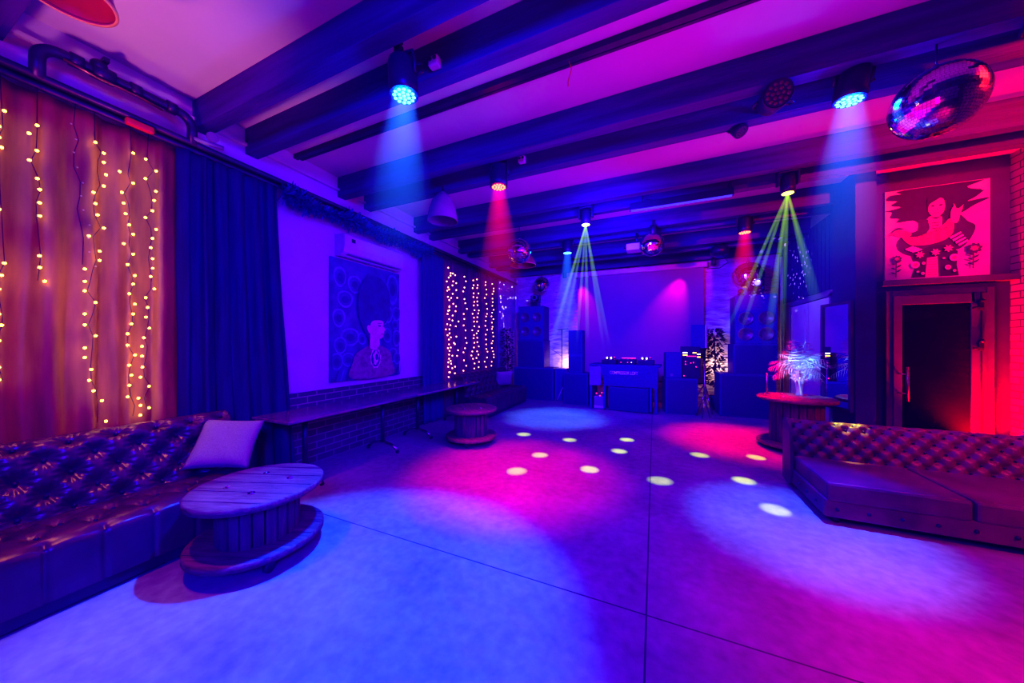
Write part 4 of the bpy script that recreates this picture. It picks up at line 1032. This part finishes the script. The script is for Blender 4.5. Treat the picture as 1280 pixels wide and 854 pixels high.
# stray light around the lenses
lamp('lens_spill', 'POINT', (-1.62,1.78,3.20), (.0,.08,1.), 60, size=.06)
lamp('lens_spill', 'POINT', (1.35,3.26,3.28), (.0,.08,1.), 45, size=.06)
lamp('lens_spill', 'POINT', (-1.62,3.30,3.24), (1.,.0,.1), 6, size=.06)
lamp('lens_spill', 'POINT', (-1.56,6.24,3.24), (.0,.06,1.), 14, size=.06)
lamp('lens_spill', 'POINT', (1.33,6.24,3.24), (1.,.0,.1), 6, size=.06)
YL = (.85,1.,.0)
for S, T in ((S4,T4),(S5,T5)):
    for i, p in enumerate(T):
        lamp('gobo_lamp', 'SPOT', S-Vector((0,0,.03)), YL, 1300, (tuple(p)+(0,))[:3], .004, 4.4, .9)
# magenta on the screen top
lamp('spot_lamp', 'SPOT', (-1.9,8.72,3.45), (1.,.0,.35), 140, (-1.75,9.0,2.5), .03, 44, 1)
lamp('spot_lamp', 'SPOT', (.75,8.70,3.45), (1.,.0,.35), 220, (.35,9.0,2.4), .03, 50, 1)
# warm pools low on the rough wall
lamp('uplight_lamp', 'POINT', (-2.3,9.0,.95), (1.,.45,.5), 10, size=.04)
lamp('uplight_lamp', 'POINT', (1.42,8.95,.98), (1.,.45,.4), 14, size=.04)
# warm bulb inside the red pendant over the near sofa
lamp('pendant_bulb', 'SPOT', (-2.69,.57,3.30), (1.,.24,.04), 150, (-3.45,.75,.6), .05, 84, 1.)
lamp('spot_lamp', 'SPOT', (1.2,6.1,3.2), (1.,.0,.06), 1300, (1.72,6.0,1.05), .05, 13, .9)  # added red spot on the palm, no fixture there
# added unseen blue spot brightening the palm
lamp('palm_fill_lamp', 'SPOT', (1.6,5.6,2.2), (.10,.30,1.), 1100, (2.0,6.04,1.0), .05, 26, .8)
# red wash at the brick wall
lamp('red_lamp', 'SPOT', (3.58,5.74,.22), (1.,.0,.0), 1900, (3.78,6.0,1.7), .06, 120, 1.)
lamp('red_lamp', 'SPOT', (3.75,1.7,3.0), (1.,.02,.01), 2600, (3.4,3.2,3.8), .08, 74, 1.)
lamp('red_lamp', 'SPOT', (3.7,1.6,2.6), (1.,.10,.10), 420, (2.8,4.1,.4), .1, 44, 1.)  # added unseen red spot tinting the chesterfield
lamp('red_lamp', 'SPOT', (3.6,2.2,2.8), (1.,.0,.10), 1150, (3.52,6.0,2.98), .1, 27, .8)  # added unseen red spot brightening the girl picture
# magenta floor wash, then added unseen magenta, pink and blue fill lights
lamp('wash_fill_lamp', 'SPOT', (2.4,.2,2.9), (1.,.0,.18), 1150, (1.75,1.65,0), .1, 52, 1.)
lamp('wash_fill_lamp', 'AREA', (.6,.6,1.9), (1.,.0,.55), 19, (.4,2.2,3.8), .8)
lamp('wash_fill_lamp', 'AREA', (.3,3.8,2.5), (1.,.0,.5), 28, (.3,3.9,3.8), 2.0, sy=4.)
lamp('wash_fill_lamp', 'SPOT', (-2.4,-.4,1.4), (1.,.18,.60), 330, (-3.3,1.1,3.8), .2, 46, 1.)
lamp('wash_fill_lamp', 'SPOT', (1.2,-1.6,2.9), (.02,.0,1.), 2600, (-3.4,3.6,1.0), .5, 84, 1.)
lamp('wash_fill_lamp', 'SPOT', (-1.0,-1.4,3.2), (.02,.0,1.), 620, (1.7,4.0,.3), .3, 30, 1.)
lamp('wash_fill_lamp', 'AREA', (-.4,4.2,2.9), (.06,.0,1.), 70, (-.5,5.2,0), 3.0, sy=1.5)
lamp('wash_fill_lamp', 'SPOT', (-.6,3.6,2.9), (.03,.01,1.), 2600, (-.6,8.8,2.0), .4, 96, 1.)
lamp('wash_fill_lamp', 'SPOT', (.6,3.6,2.6), (.04,.0,1.), 700, (-4.0,4.6,2.2), .4, 100, 1.)
lamp('wash_fill_lamp', 'SPOT', (.4,6.4,2.6), (.06,.04,1.), 260, (2.6,7.6,2.0), .3, 90, 1.)
lamp('wash_fill_lamp', 'POINT', (-.6,2.6,1.6), (.04,.0,1.), 70, size=.4)

# dotted spots added to imitate mirror-ball specks on the side and far left walls
def speckle(loc, tgt, e, ang, scale, thr):
    o = lamp('dotted_spot_lamp', 'SPOT', loc, (.6,.45,1.), e*6, tgt, .002, ang, .6); l = o.data
    l.use_nodes = True; N = l.node_tree.nodes; Lk = l.node_tree.links; em = N['Emission']
    tc = N.new('ShaderNodeTexCoord'); v = N.new('ShaderNodeTexVoronoi'); v.inputs['Scale'].default_value = scale
    Lk.new(tc.outputs['Normal'], v.inputs['Vector'])
    m = N.new('ShaderNodeMath'); m.operation = 'LESS_THAN'; m.inputs[1].default_value = thr; Lk.new(v.outputs['Distance'], m.inputs[0]); Lk.new(m.outputs[0], em.inputs['Strength'])
speckle((1.3,7.4,2.7), (2.6,8.3,3.0), 160, 70, 15, .24)
speckle((-2.9,7.9,2.6), (-4.0,8.6,2.7), 100, 70, 9, .17)

w = bpy.data.worlds.new('World'); sc.world = w; w.use_nodes = True
w.node_tree.nodes['Background'].inputs[0].default_value = (.06,.0,.35,1); w.node_tree.nodes['Background'].inputs[1].default_value = .2

# ------------------------------------------------------------------ camera
cd = bpy.data.cameras.new('camera'); cam = bpy.data.objects.new('camera', cd); COL.objects.link(cam)
cam.location = (0,0,1.5); cam.rotation_euler = (R(90), 0, R(23.8)); cd.sensor_width = 36; cd.lens = 36*403/1280; cd.shift_y = 3/1280; cd.clip_start = .05
sc.camera = cam
sc.view_settings.view_transform = 'Standard'; sc.view_settings.look = 'None'
sc.cycles.use_denoising = True
# camera tone: deep greens crushed, as in the saturated HDR photograph
vs = sc.view_settings; vs.use_curve_mapping = True; cm = vs.curve_mapping
cm.extend = 'EXTRAPOLATED'
def tone(c, pts):
    cv = cm.curves[c]
    cv.points[0].location = pts[0]; cv.points[1].location = pts[-1]
    for p in pts[1:-1]: cv.points.new(*p)
    for p in cv.points: p.handle_type = 'VECTOR'
tone(0, [(0,0),(.03,.012),(.16,.145),(1,1)])
tone(1, [(0,0),(.022,.002),(.12,.10),(1,1)])
tone(2, [(0,.018),(.15,.18),(1,1)])
cm.update()
sc.cycles.max_bounces = 8; sc.cycles.diffuse_bounces = 4; sc.cycles.glossy_bounces = 4; sc.cycles.volume_bounces = 0
sc.cycles.sample_clamp_indirect = 6
sc.cycles.volume_step_rate = .6
